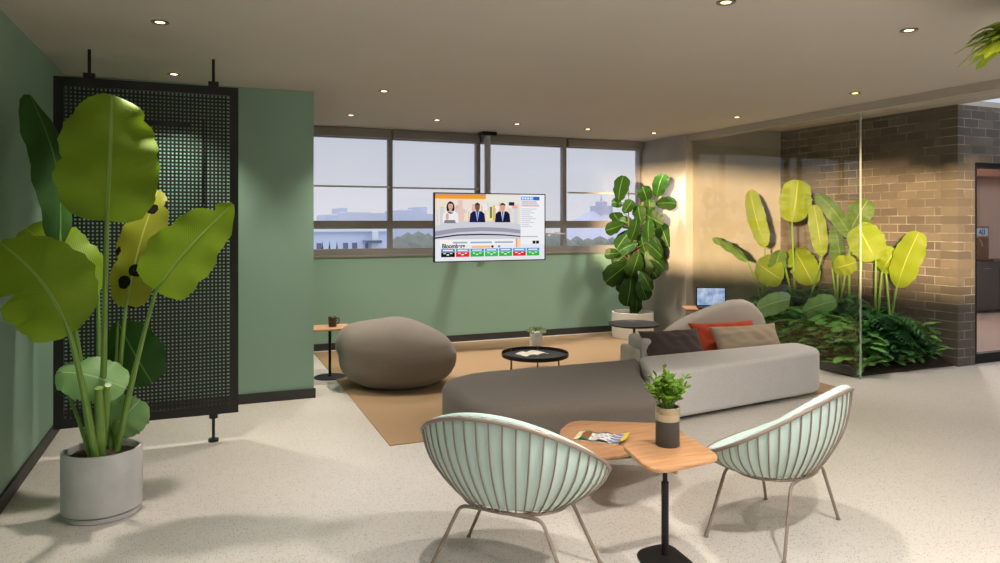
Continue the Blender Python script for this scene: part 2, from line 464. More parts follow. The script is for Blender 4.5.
# windows of the back wall
for i in range(4):
    x0, x1 = WX[i], WX[i + 1]; y0, y1 = YW + .02, YW + .10
    hw = 0.03
    mb = MB()
    mb.box(x0, x0 + hw, y0, y1, 1.17, ZC); mb.box(x1 - hw, x1, y0, y1, 1.17, ZC)
    mb.box(x0 + hw, x1 - hw, y0, y1, 1.17, 1.255); mb.box(x0 + hw, x1 - hw, y0, y1, 1.507, 1.61)
    mb.box(x0 + hw, x1 - hw, y0, y1, 2.655, ZC)
    w = struct(mb.build('window_%d' % (i + 1), M['frame'], smooth=0))
    for (za, zb) in ((1.61, 2.655), (1.255, 1.507)):
        MB().box(x0 + hw, x1 - hw, y0 + .035, y0 + .043, za, zb).build('pane', M['glass'], w, 0)
mb = MB().box(0.9, 6.0, YW - .015, YW + .2, 1.15, 1.172); struct(mb.build('trim_2', M['frame'], smooth=0))

# roller blinds
blab = ['pale roller blind half drawn in the leftmost window', 'pale roller blind half drawn in the second window, left of the screen pole',
        'pale roller blind drawn lowest, in the window just right of the screen pole', 'pale roller blind half drawn in the rightmost window by the fig plant']
for i, zb in enumerate((2.05, 2.045, 1.44, 2.02)):
    x0, x1 = WX[i] + .02, WX[i + 1] - .02
    t = thing('roller_blind', blab[i], 'blind', ((x0 + x1) / 2, YW - .03, 2.70), 0, 'roller blinds in the back windows'); h = (x1 - x0) / 2
    MB().box(-h, h, -.001, .001, zb - 2.70, .0).build('blind_fabric', M['blind'], t, 0)
    MB().box(-h, h, -.012, .012, zb - 2.722, zb - 2.70).build('bottom_bar', M['white_paint'], t, 0)
    MB().rbox(-h, h, -.04, .03, -.035, .075, .006).build('cassette', M['frame'], t)

# glass partition
o = MB().box(XG + .03, XG + .042, 5.31, YC, 0.0, ZB).build('glass_partition', M['glass_wall'], smooth=0)
t = NT('glass_edge'); tr_ = t.n('ShaderNodeBsdfTransparent'); df_ = t.bsdf(lin((214, 222, 216)), .25); mx_ = t.n('ShaderNodeMixShader'); mx_.inputs[0].default_value = .35
t.l(tr_.outputs[0], mx_.inputs[1]); t.l(df_.outputs[0], mx_.inputs[2]); t.done(mx_)
MB().box(XG + .028, XG + .044, 5.30, 5.31, 0, ZB).build('polished_edge', t.m, o, 0)
tag(o, 'clear frameless glass partition in front of the indoor garden', 'glass partition')

# door to the next room
mb = MB()
mb.box(DX0, DX0 + .06, YB + .02, YB + .12, 0, DZ); mb.box(DX1 - .06, DX1, YB + .02, YB + .12, 0, DZ); mb.box(DX0 + .06, DX1 - .06, YB + .02, YB + .12, DZ - .055, DZ)
mb.box(DX0 + .06, DX1 - .06, YB + .03, YB + .11, 0, .11)
d = struct(mb.build('door_1', M['black'], smooth=0))
MB().box(DX0 + .06, DX1 - .06, YB + .06, YB + .07, .11, DZ - .055).build('pane', M['glass'], d, 0)
M['pink_wall'] = m_plain('pinkish_wall_paint', (222, 208, 202), 0.7, var=0.03)
M['tile_red'] = m_plain('reddish_floor', (176, 160, 152), 0.3, var=0.05)
mb = MB(); mb.box(XBR + .2, 15.4, YB + .2, 9.2, 0, .004); struct(mb.build('floor_kitchen', M['tile_red'], smooth=0))
mb = MB(); mb.box(XBR + .2, 15.4, 9.2, 9.4, 0, ZS); mb.box(15.4, 15.6, YB, 9.4, 0, ZS); mb.box(XR + .2, 15.6, YB, YB + .2, 0, ZS)
struct(mb.build('wall_kitchen', M['pink_wall'], smooth=0))
mb = MB().box(XBR + .2, 15.4, 8.6, 9.2, 2.42, ZS); struct(mb.build('trim_3', m_plain('soffit_terracotta', (176, 138, 122), .8), smooth=0))

# kitchen contents seen through the door
M['steel'] = m_plain('brushed_steel', (150, 146, 142), 0.35, 0.7)
M['counter'] = m_plain('counter_dark', (66, 64, 62), 0.5)
M['bronze'] = m_plain('bronze_panel', (104, 78, 54), 0.35, 0.4)
kc = at_d(985, 305, 12.0); ky = 8.3
kx = lambda px: at_y(px, 250, ky).x
t = thing('kitchen_counter', 'dark kitchen counter standing in the room behind the glass door', 'counter', (0, 0, 0))
MB().box(kx(974), 14.6, ky, ky + .62, .06, .86).build('carcass', M['counter'], t, 0)
MB().rbox(kx(974) - .02, 14.62, ky - .02, ky + .64, .86, .90, .006).build('worktop', M['counter'], t)
for k in range(4):
    xx = kx(974) + .04 + k * .6
    dd = MB().rbox(xx, xx + .56, ky - .018, ky - .001, .1, .83, .004).build('cabinet_door', M['counter'], t)
    MB().box(xx + .2, xx + .36, ky - .03, ky - .018, .78, .79).build('handle', M['steel'], dd, 0)
mx0, mx1 = kx(979.5), kx(994)
t = thing('coffee_machine', 'steel and bronze coffee machine with a top display on the kitchen counter', 'coffee machine', (mx0, ky + .08, .90))
W = mx1 - mx0
MB().rbox(0, W, 0, .42, 0, .62, .012).build('body', M['steel'], t)
MB().rbox(.04, W - .04, -.012, .02, .03, .42, .006).build('front_panel', M['bronze'], t)
MB().box(.05, W - .05, -.008, .01, .45, .58).build('display', m_emit('machine_display', (150, 160, 176), .7), t, 0)
MB().tube([(.08, -.03, .40), (.10, -.05, .34), (.13, -.05, .26)], .010, 8).build('spout', M['steel'], t)
MB().rbox(.03, W - .03, -.1, 0, 0, .03, .004).build('drip_tray', M['black'], t)

def text_mesh(txt, size, mat, parent, loc, name='lettering', rot=(PI / 2, 0, 0), sx=1.0, bold=0.0):
    cu = bpy.data.curves.new('txt', 'FONT'); cu.body = txt; cu.size = size; cu.extrude = 0.0004; cu.offset = bold
    tmp = bpy.data.objects.new('txt', cu); C.objects.link(tmp)
    dg = bpy.context.evaluated_depsgraph_get()
    me = bpy.data.meshes.new_from_object(tmp.evaluated_get(dg)); bpy.data.objects.remove(tmp); bpy.data.curves.remove(cu)
    me.materials.clear(); me.materials.append(mat)
    o = bpy.data.objects.new(name, me); C.objects.link(o); o.parent = parent; o.location = loc; o.rotation_euler = rot; o.scale = (sx, 1, 1)
    return o
text_mesh('A|3', .12, M['black'], t, (.09, -.0085, .475), bold=.003)
tx0, tx1 = kx(992.5), kx(1012)
t = thing('tall_fridge', 'tall dark brown framed fridge beside the coffee machine behind the door', 'fridge', (tx0, ky + .64, 0))
MB().rbox(0, tx1 - tx0, 0, .24, .9, 2.2, .012).build('cabinet', M['bronze'], t)
MB().rbox(.06, tx1 - tx0 - .06, -.01, .004, 1.0, 2.08, .006).build('glass_door', M['steel'], t)
t = MB().box(kx(984), kx(991), 9.185, 9.2, 1.98, 2.03).build('wall_vent', M['black'], smooth=0)
tag(t, 'small dark vent high on the pale wall behind the glass door', 'vent')
t = thing('kitchen_lamp', 'flat ceiling lamp of the room behind the glass door', 'lamp', (10.4, 7.4, ZS))
MB().lathe([(0, -.03), (.2, -.03), (.22, -.02), (.22, 0), (0, 0)], (0, 0), 32).build('diffuser', m_emit('kitchen_lamp_glow', (255, 226, 204), 5), t)

# ================================================================== DOWNLIGHTS
DL = [(160, 22), (174, 74), (384, 91), (351, 115), (437, 120), (517, 124), (588, 129), (654, 133), (737, 117), (855, 93), (909, 30), (726, 2)]
DLAB = ['recessed downlight above the large potted banana plant', 'recessed downlight just behind the top of the perforated screen',
        'recessed downlight above the grey pouf, right of the green wall end', 'recessed downlight at the left end of the row near the windows',
        'second downlight from the left in the row near the windows', 'middle downlight of the five near the windows, just right of the television pole',
        'fourth downlight from the left in the row near the windows', 'downlight at the right end of the window row, by the concrete wall',
        'downlight near the far end of the glass partition', 'downlight beside the ceiling beam, above the right end of the sofa',
        'recessed downlight nearest the hanging plant at the right', 'recessed downlight cut by the top edge above the chairs']
POW = [150, 130, 185, 120, 130, 130, 130, 170, 60, 80, 50, 125]
first = None
def spot(parent, power, size=96, blend=.75, col=(1, .91, .80), rad=.05):
    ld = bpy.data.lights.new('downlight_beam', 'SPOT'); ld.energy = power; ld.spot_size = math.radians(size); ld.spot_blend = blend
    ld.color = col; ld.shadow_soft_size = rad
    lo = bpy.data.objects.new('downlight_beam', ld); C.objects.link(lo); lo.parent = parent; lo.location = (0, 0, -.03)
for i, (px, py) in enumerate(DL):
    p = at_z(px, py, ZC)
    if first is None:
        t = first = thing('ceiling_downlight', DLAB[0], 'downlight', p, 0, 'recessed ceiling downlights')
        MB().lathe([(.028, -.004), (.05, -.006), (.052, 0), (.028, 0), (.028, -.004)], (0, 0), 24).build('trim_ring', M['trim'], t)
        MB().lathe([(0, -.005), (.018, -.0045), (.027, -.002)], (0, 0), 20).build('lens', M['bulb'], t)
    else:
        t = dup(first, p, 0, DLAB[i])
for i, o in enumerate([o for o in C.objects if o.get('category') == 'downlight']):
    spot(o, POW[i], 72 if i == 0 else 96)
for (x, y, pw, sz) in ((0.9, 3.1, 120, 96), (4.4, 1.2, 90, 150), (2.2, 1.2, 260, 150), (.7, 1.2, 130, 90), (3.6, -.8, 260, 160), (2.0, -.8, 260, 150)):  # unseen downlights added as fill for the sofa front and chairs
    o = dup(first, (x, y, ZC), 0, 'added unseen fill downlight nearer the viewer, outside the upper frame edge')
    for ch in list(o.children):
        if ch.type == 'LIGHT': bpy.data.objects.remove(ch)
    spot(o, pw, sz, col=(1, .96, .92))

for (px, py, lab) in ((950, 97, 'small recessed downlight in the soffit above the front of the indoor garden'), (884, 104, 'small recessed downlight in the soffit over the middle of the indoor garden')):
    p = at_z(px, py, ZS); p.x = max(p.x, 6.6)
    o = dup(first, p, 0, lab)
    for ch in list(o.children):
        if ch.type == 'LIGHT': bpy.data.objects.remove(ch)
    spot(o, 55, 80)

# ================================================================== RUG
rp = [(1.207, 5.01), (5.62, 5.01), (5.62, 8.9), (1.207, 8.9)]
o = MB().prism(rp, 0, .008, .004, .003, 2, True).build('area_rug', M['rug'])
tag(o, 'tan flat area rug running from under the sofa to the window wall', 'rug')

# ================================================================== PERFORATED SCREEN
t = thing('perforated_screen', 'tall black perforated metal screen hung between ceiling and floor by the green wall', 'screen', (-.37, 5.61, 0))
x0, x1, za, zb, fw = -.585, .585, .20, 2.58, .06
mb = MB()
mb.box(x0, x0 + fw, -.025, .025, za, zb); mb.box(x1 - fw, x1, -.025, .025, za, zb)
mb.box(x0 + fw, x1 - fw, -.025, .025, za, za + fw); mb.box(x0 + fw, x1 - fw, -.025, .025, zb - fw, zb)
mb.build('frame', M['screen_black'], t, 0)
mb = MB(); pit = .0262; bw = .0070
n = int((x1 - x0 - 2 * fw) / pit); st = (x1 - x0 - 2 * fw) / n
for k in range(1, n): mb.box(x0 + fw + k * st - bw, x0 + fw + k * st + bw, -.002, .002, za + fw, zb - fw)
n = int((zb - za - 2 * fw) / pit); st = (zb - za - 2 * fw) / n
for k in range(1, n): mb.box(x0 + fw, x1 - fw, -.0025, .0025, za + fw + k * st - bw, za + fw + k * st + bw)
mb.build('perforated_sheet', M['screen_black'], t, 0)
for xx in (-.375, .415):
    MB().tube([(xx, 0, zb), (xx, 0, ZC)], .011, 10).box(xx - .035, xx + .035, -.03, .03, zb, zb + .035).build('hanger', M['screen_black'], t)
for xx in (-.375, .415):
    MB().lathe([(0, 0), (.036, 0), (.036, .02), (.011, .022), (.011, za - .03), (.03, za - .03), (.03, za), (0, za)], (xx, 0), 16).build('foot', M['screen_black'], t)
# thin dark bars on the wall behind the screen
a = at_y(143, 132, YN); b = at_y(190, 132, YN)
o = MB().rbox(a.x, b.x, YN - .04, YN, 2.40, 2.435, .004).build('wall_bar', M['black']); tag(o, 'short dark horizontal bar on the wall behind the perforated screen', 'rail')
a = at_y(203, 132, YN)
o = MB().rbox(a.x - .012, a.x + .012, YN - .03, YN, 1.75, 2.48, .004).build('wall_bar', M['black']); tag(o, 'thin dark vertical bar on the wall behind the perforated screen', 'rail')

# ================================================================== TV
TVY = 8.13
cx, cz, TW, THh = 3.222, 1.53, 1.462, .832
t = thing('television', 'wide flat television on a ceiling pole, showing three news presenters', 'television', (cx, TVY, cz))
MB().rbox(-TW / 2, TW / 2, .004, .05, -THh / 2, THh / 2, .004).build('casing', M['black'], t)
mb = MB(); bz = .012
mb.box(-TW / 2, -TW / 2 + bz, -.004, .006, -THh / 2, THh / 2); mb.box(TW / 2 - bz, TW / 2, -.004, .006, -THh / 2, THh / 2)
mb.box(-TW / 2 + bz, TW / 2 - bz, -.004, .006, THh / 2 - bz, THh / 2); mb.box(-TW / 2 + bz, TW / 2 - bz, -.004, .006, -THh / 2, -THh / 2 + bz)
mb.build('bezel', M['black'], t, 0)
SC = {}
def sm(rgb):
    if rgb not in SC: SC[rgb] = m_emit('screen_%d_%d_%d' % rgb, rgb, TV_E)
    return SC[rgb]
TV_E = 1.0
scr_mats = []; mb = MB()
def P2(u, v, lay):   # screen coordinates as in the picture crop (0..780, 0..470)
    return (-TW / 2 + bz + (TW - 2 * bz) * u / 780.0, .003 - lay * .0005, THh / 2 - bz - (THh - 2 * bz) * v / 470.0)
def poly(rgb, pts, lay):
    m = sm(rgb)
    if m not in scr_mats: scr_mats.append(m)
    mb.cur = scr_mats.index(m); k = mb.add([P2(u, v, lay) for u, v in pts]); mb.face(range(k, k + len(pts)))
def rect(rgb, u0, v0, u1, v1, lay): poly(rgb, [(u0, v0), (u0, v1), (u1, v1), (u1, v0)], lay)
def ell(rgb, u, v, a, b, lay, n=20): poly(rgb, [(u + a * math.cos(2 * PI * k / n), v - b * math.sin(2 * PI * k / n)) for k in range(n)][::-1], lay)
rect((228, 230, 238), 0, 0, 780, 470, 0)
rect((236, 222, 210), 0, 0, 600, 230, 1)
rr = random.Random(3)
for k in range(46):
    u = rr.uniform(0, 580); w = rr.uniform(8, 36); v = rr.uniform(40, 150)
    rect(rr.choice([(214, 206, 220), (232, 196, 178), (206, 214, 226), (240, 226, 190), (222, 180, 176), (196, 204, 222), (244, 236, 226)]), u, v, min(u + w, 600), 225, 2)
rect((244, 226, 170), 350, 120, 410, 200, 3); rect((120, 140, 80), 378, 90, 395, 170, 4); rect((216, 190, 110), 400, 80, 416, 190, 4)
rect((230, 230, 220), 340, 10, 600, 60, 3)
rect((200, 150, 120), 0, 0, 350, 14, 4); rect((246, 156, 40), 0, 14, 350, 36, 5)
rect((48, 36, 66), 515, 55, 555, 80, 5); rect((244, 170, 160), 540, 80, 580, 100, 4)
# desk
poly((206, 206, 216), [(0, 225), (120, 196), (300, 188), (480, 198), (600, 216), (600, 320), (0, 320)], 6)
poly((156, 154, 170), [(0, 262), (150, 240), (320, 234), (480, 240), (600, 254), (600, 282), (480, 268), (320, 262), (150, 270), (0, 296)][::-1], 7)
poly((40, 46, 78), [(0, 304), (150, 284), (320, 280), (480, 286), (600, 298), (600, 306), (480, 295), (320, 290), (150, 294), (0, 314)][::-1], 8)
rect((232, 232, 238), 0, 318, 600, 470, 7)
# presenters
def presenter(u, top, hair, skin, coat, shirt, lady):
    poly(coat, [(u - 56, 200), (u - 50, 140), (u - 30, 122), (u + 30, 122), (u + 50, 140), (u + 56, 200)][::-1], 9)
    if not lady:
        poly(shirt, [(u - 14, 120), (u, 196), (u + 14, 120)], 10); poly((60, 70, 130), [(u - 4, 126), (u, 190), (u + 4, 126)], 11)
    else:
        ell(hair, u, top + 42, 28, 44, 9); ell(skin, u - 22, 160, 10, 24, 11); poly((120, 130, 130), [(u - 40, 184), (u - 44, 206), (u + 36, 206), (u + 30, 184)], 11)
    rect(skin, u - 9, top + 46, u + 9, 126, 11); ell(skin, u, top + 32, 17, 25, 12)
    poly(hair, [(u - 18, top + 26), (u - 16, top + 8), (u, top - 2), (u + 16, top + 8), (u + 18, top + 26), (u + 10, top + 14), (u - 10, top + 14)][::-1], 13)
presenter(104, 56, (40, 26, 22), (214, 168, 146), (238, 234, 236), (255, 255, 255), True)
presenter(290, 62, (60, 40, 32), (122, 84, 64), (28, 34, 74), (170, 190, 236), False)
presenter(470, 62, (24, 18, 16), (212, 164, 136), (26, 28, 58), (206, 206, 236), False)
# side panel
rect((240, 240, 244), 604, 0, 780, 360, 6); rect((74, 150, 220), 604, 14, 690, 40, 7); rect((40, 104, 206), 694, 14, 742, 40, 7)
for k in range(4): rect((236, 244, 252), 610 + k * 20, 20, 624 + k * 20, 34, 8)
for k in range(3): rect((226, 150, 140) if k % 2 == 0 else (150, 196, 230), 608, 48 + k * 14, 720 + 10 * k, 56 + k * 14, 7)
for k in range(10): rect((206, 208, 216), 608, 100 + k * 14, 720 - (k * 37) % 60, 107 + k * 14, 7)
rect((180, 184, 196), 604, 300, 730, 308, 7)
rect((20, 22, 26), 690, 334, 712, 356, 8); rect((20, 22, 26), 716, 334, 738, 356, 8)
# lower third and ticker
rect((246, 240, 236), 30, 322, 560, 360, 8); rect((240, 150, 120), 566, 318, 578, 382, 8); rect((244, 214, 150), 582, 318, 600, 382, 8)
for k, (a, b) in enumerate(((120, 220), (240, 392), (412, 545))): rect((150, 176, 206), a, 336, b, 348, 9)
rect((246, 186, 120), 250, 366, 380, 380, 8); rect((30, 32, 40), 388, 364, 404, 380, 9); rect((120, 150, 200), 436, 364, 452, 380, 9)
cols = [(22, 20, 24), (226, 44, 52), (38, 178, 70), (52, 190, 80), (44, 182, 74), (222, 40, 48), (48, 186, 78)]
for k in range(7):
    u0 = 40 + k * 101; w = 94
    rect((70, 146, 206) if k % 2 else (52, 130, 196), u0, 386, u0 + w, 406, 9); rect((236, 244, 250), u0 + 12, 392, u0 + w - 14, 400, 10)
    rect(cols[k], u0, 408, u0 + w, 442, 9)
    for q in range(3): rect((240, 240, 240), u0 + 16 + q * 22, 414 + (q % 2) * 8, u0 + 32 + q * 22, 420 + (q % 2) * 10, 10)
scr = mb.build('screen', scr_mats, t, 0)
p = P2(46, 380, 12)
text_mesh('Bloomberg', .075, sm((24, 22, 30)), scr, p, 'lettering', sx=.86, bold=.0022)
MB().rbox(-.035, .035, .04, .73, .20, .26, .004).box(-.2, .2, .05, .07, -.1, .3).build('wall_bracket', M['black'], t)
M['pole'] = m_plain('pole_grey', (176, 178, 184), .4, .4)
pxx = at_y(487.5, 160, 8.8).x - cx
MB().tube([(pxx, 8.8 - TVY, -.1), (pxx, 8.8 - TVY, ZC - cz)], .042, 20).build('ceiling_pole', M['pole'], t)
MB().rbox(pxx - .1, pxx + .1, 8.8 - TVY - .09, 8.8 - TVY + .09, ZC - cz - .05, ZC - cz, .01).build('ceiling_plate', M['black'], t)
MB().box(min(0, pxx), max(0, pxx) + .04, 8.8 - TVY - .06, 8.8 - TVY - .03, .20, .26).build('pole_arm', M['black'], t, 0)

# ================================================================== POUF
def pouf_mesh():
    mb = MB(); nu, nv = 48, 28; rings = []
    def pt(a, b):
        ca, sa = math.cos(a), math.sin(a); cb, sb = math.cos(b), math.sin(b)
        pw = lambda x, e: math.copysign(abs(x) ** e, x)
        x = pw(cb, .62) * ca * .575; y = pw(cb, .62) * sa * .50; z = pw(sb, .76) * .325
        if z < 0: x *= 1 - .10 * (-z / .32) ** 3; y *= 1 - .10 * (-z / .32) ** 3
        zz = z + .31
        if z > 0:
            k = z / .32
            zz -= .085 * k * max(0, (x / .6 - .05)) ** 1.1
            x -= .05 * k * k
            zz += .012 * k * math.sin(x * 9 + 1)
        else: x += .03
        d = noise.noise(Vector((x * 1.6, y * 1.6, z * 1.6))) * .02
        return (x * (1 + d), y * (1 + d), max(0.0, zz - .0))
    for j in range(nv + 1):
        b = -PI / 2 + PI * j / nv
        if j in (0, nv): rings.append((mb.add([pt(0, b)]), 1))
        else: rings.append((mb.add([pt(2 * PI * k / nu, b) for k in range(nu)]), nu))
    for (a, na), (c, nc) in zip(rings, rings[1:]):
        for k in range(nu):
            k2 = (k + 1) % nu
            if na == 1: mb.face((a, c + k2, c + k))
            elif nc == 1: mb.face((a + k, a + k2, c))
            else: mb.face((a + k, a + k2, c + k2, c + k))
    return mb
t = thing('pouf', 'big rounded grey upholstered pouf seat beside the small mug table', 'pouf', (1.70, 6.86, .008), math.radians(-22))
pouf_mesh().build('upholstery', M['pouf'], t, 180)
sp_pts = []
for k in range(25):
    a = -PI / 2 + .25 + (PI - .5) * k / 24
    cb = math.cos(a); sb = math.sin(a)

# ================================================================== SIDE TABLES
def disc_side_table(name, label, loc, h, mat, rz=0, shape='round', r=.25, base_r=.17, grp=None):
    t = thing(name, label, 'side table', loc, rz, grp)
    if shape == 'round':
        MB().lathe([(0, h - .02), (r - .01, h - .02), (r, h - .012), (r, h), (r - .006, h + .004), (r - .012, h), (0, h - .002)], (0, 0), 40).build('table_top', mat, t)
    else:
        MB().prism(shape, h - .022, h, .09, .006, 3).build('table_top', mat, t)
    MB().tube([(0, 0, .01), (0, 0, h - .02)], .014, 14).build('pole', M['black'], t)
    MB().lathe([(0, 0), (base_r, 0), (base_r, .008), (base_r - .01, .013), (0, .014)], (0, 0), 36).build('base', M['black'], t)
    return t
sq = lambda a, b: [(-a, -b), (a, -b), (a, b), (-a, b)]
disc_side_table('mug_table', 'small oak topped side table with black pole, left of the grey pouf', (1.17, 7.46, 0), .52, M['oak'], 0, sq(.22, .17), base_r=.16)
p = at_y(332.5, 329.5, 7.46)
t = thing('mug', 'dark brown mug standing on the small oak side table', 'mug', (p.x, 7.46, .52))
MB().lathe([(0, 0), (.036, 0), (.041, .006), (.044, .10), (.041, .102), (.038, .10), (.035, .02), (0, .015)], (0, 0), 24).build('cup', M['mug'], t)
MB().tube([(.042, 0, .085), (.066, 0, .08), (.072, 0, .055), (.062, 0, .032), (.041, 0, .028)], .006, 8).build('handle', M['mug'], t)

disc_side_table('round_side_table', 'round black side table in front of the white planter of the fig plant', (4.50, 6.95, 0), .44, M['black'], r=.29)
disc_side_table('laptop_table', 'small oak topped side table holding the laptop behind the sofa back', (5.50, 6.95, 0), .575, M['oak'], math.radians(-25), sq(.26, .19), base_r=.18)
t = thing('laptop', 'open dark laptop with a bright blue screen behind the sofa', 'laptop', (5.56, 6.93, .577), math.radians(-30))
MB().rbox(-.17, .17, -.22, .0, .0, .016, .004).build('keyboard_base', M['black'], t)
lid = MB().rbox(-.172, .172, .0, .012, .012, .24, .003).build('lid', M['black'], t)
sc = NT('laptop_screen_image'); cl = sc.ramp(sc.noise(9, 4, rough=.6), [(.35, lin((120, 152, 200))), (.65, lin((214, 226, 242)))])
em = sc.n('ShaderNodeEmission'); sc.l(cl, em.inputs[0]); em.inputs[1].default_value = .85
MB().box(-.160, .160, -.0015, .0, .026, .228).build('screen', sc.done(em), lid, 0)

# low round tray table with vase
t = thing('tray_table', 'low round black tray coffee table on thin brass legs', 'coffee table', (*at_z(535, 351.5, .25).xy, 0.008)); tl = Vector(t.location)
r = .345; h = .235
MB().lathe([(0, h - .045), (r - .02, h - .045), (r, h - .04), (r + .004, h), (r - .002, h + .002), (r - .008, h - .03), (0, h - .034)], (0, 0), 56).build('tray', M['black'], t)
M['brass'] = m_plain('brass_leg', (120, 92, 62), .4, .6)
for a in (20, 75, 160, 250):
    a = math.radians(a + 40); MB().tube([((r - .01) * math.cos(a), (r - .01) * math.sin(a), 0), ((r - .01) * math.cos(a), (r - .01) * math.sin(a), h - .012)], .008, 8).build('leg', M['brass'], t)
zt = tl.z + h - .034
p = at_z(536, 347.5, zt)
t = thing('vase', 'small white vase of pale flowers on the black tray table', 'vase', (p.x, p.y, zt))
MB().lathe([(0, 0), (.064, 0), (.068, .006), (.068, .17), (.064, .175), (.058, .17), (.056, .12), (0, .115)], (0, 0), 28).build('pot', M['pot_white'], t)
mb = MB(); rr = random.Random(5)
for k in range(46):
    a = rr.uniform(0, 2 * PI); el = rr.uniform(.15, 1.4); L = rr.uniform(.04, .10)
    dr = Vector((math.cos(a) * math.cos(el), math.sin(a) * math.cos(el), math.sin(el)))
    b0 = Vector((dr.x * .05, dr.y * .05, .165)) + dr * L * .35
    leaf(mb, b0, b0 + dr * .045, .026, (dr.y, -dr.x, .4), .004, .1, 0, 4, 2, seed=k)
mb.build('flowers', M['pale_herb'], t)
p = at_z(532, 353.8, zt)
t = thing('tray_magazine', 'open pale magazine lying on the black tray table', 'magazine', (p.x, p.y, zt + .001), math.radians(12))
M['page'] = m_plain('magazine_page', (196, 190, 178), .5, var=.18, nscale=30)
for s in (-1, 1):
    mb = MB(); n = 8; top = []; bot = []
    for i in range(n + 1):
        x = s * .15 * i / n; z = .014 * math.sin(PI * min(1, i / n * 1.1)) + .002
        top.append(mb.add([(x, -.10, z), (x, .10, z)])); bot.append(mb.add([(x, -.10, 0), (x, .10, 0)]))
    for i in range(n):
        mb.face((top[i], top[i + 1], top[i + 1] + 1, top[i] + 1)); mb.face((bot[i], bot[i] + 1, bot[i + 1] + 1, bot[i + 1]))
        mb.face((bot[i], bot[i + 1], top[i + 1], top[i])); mb.face((bot[i] + 1, top[i] + 1, top[i + 1] + 1, bot[i + 1] + 1))
    mb.face((bot[n], bot[n] + 1, top[n] + 1, top[n])); mb.build('page', M['page'], t)

# ================================================================== SOFA
SO = Vector((3.2, 5.1, 0)); rel = lambda pts: [(x - SO.x, y - SO.y) for x, y in pts]
t = sofa = thing('sofa', 'long low modular sofa with dark grey chaise and light grey seat', 'sofa', SO)
ch = rel([(1.58, 4.30), (2.86, 4.06), (3.26, 4.95), (3.56, 5.38), (1.95, 5.40), (1.62, 5.2)])
MB().prism(ch, .03, .40, .2, .075, 6, rcs=[.22, .12, .05, .12, .2, .3], crown=.012).build('chaise_seat', M['sofa_dark'], t, 60)
ch2 = rel([(1.66, 4.38), (2.80, 4.14), (3.2, 5.0), (3.46, 5.32), (2.0, 5.32), (1.7, 5.15)])
MB().prism(ch2, 0.0, .035, .1, .004, 2).build('plinth', M['black'], t)
bl = rel([(3.17, 4.68), (5.30, 4.96), (5.36, 5.40), (3.50, 5.34)])
MB().prism(bl, .03, .42, .1, .045, 6, rcs=[.10, .22, .12, .08], crown=.006).build('bolster', M['sofa_light'], t, 60)
bi = rel([(3.56, 5.36), (5.34, 5.42), (5.34, 5.98), (3.70, 5.86)])
MB().prism(bi, .03, .30, .1, .04, 5, rcs=[.05, .1, .15, .08], crown=.01).build('seat', M['sofa_light'], t, 60)
bl2 = rel([(3.27, 4.79), (5.20, 5.05), (5.28, 5.86), (3.66, 5.74)])
MB().prism(bl2, 0.0, .035, .1, .004, 2).build('plinth', M['black'], t)
ar = rel([(3.66, 5.52), (3.77, 5.50), (3.85, 5.88), (3.74, 5.90)])
MB().prism(ar, .0, .53, .05, .04, 5).build('armrest', M['sofa_light'], t, 60)
ar2 = rel([(3.58, 5.55), (3.66, 5.53), (3.74, 5.89), (3.66, 5.91)])
MB().prism(ar2, .0, .44, .05, .04, 5).build('arm_cushion', M['sofa_back'], t, 60)
# sweeping back
def backrest():
    mb = MB(); prof = [(0, .40), (.03, .47), (.12, .52), (.27, .575), (.42, .63), (.58, .695), (.70, .745), (.79, .782), (.87, .785), (.93, .745), (.98, .64), (1.0, .50)]
    def H(t):
        for (a, ha), (b, hb) in zip(prof, prof[1:]):
            if t <= b: return ha + (hb - ha) * (t - a) / (b - a)
        return prof[-1][1]
    A = Vector((4.02, 5.80, 0)) - SO; B = Vector((5.36, 5.76, 0)) - SO; n = 40; rings = []
    ax = (B - A).normalized(); nr = Vector((-ax.y, ax.x, 0))
    for i in range(n + 1):
        tt = i / n; c = A + (B - A) * tt + nr * (.24 * math.sin(PI * tt)); h = H(tt); th = .075 * min(1, .35 + 3 * min(tt, 1 - tt))
        sec = []
        for k in range(9): sec.append((-th, .02 + (h - .08) * k / 8))
        for k in range(1, 8):
            a = PI * k / 8; sec.append((-th * math.cos(a), h - .06 + .06 * math.sin(a)))
        for k in range(9): sec.append((th, h - .06 - (h - .08) * k / 8))
        rings.append((mb.add([c + nr * (o + .10 * (z / .8) ** 2) + Vector((0, 0, z)) for o, z in sec]), len(sec)))
    for (a, m), (b, _) in zip(rings, rings[1:]):
        for k in range(m): mb.face((a + k, a + (k + 1) % m, b + (k + 1) % m, b + k))
    for a, m in (rings[0], rings[-1]): mb.face(range(a, a + m))
    return mb
backrest().build('backrest', M['sofa_back'], t, 70)

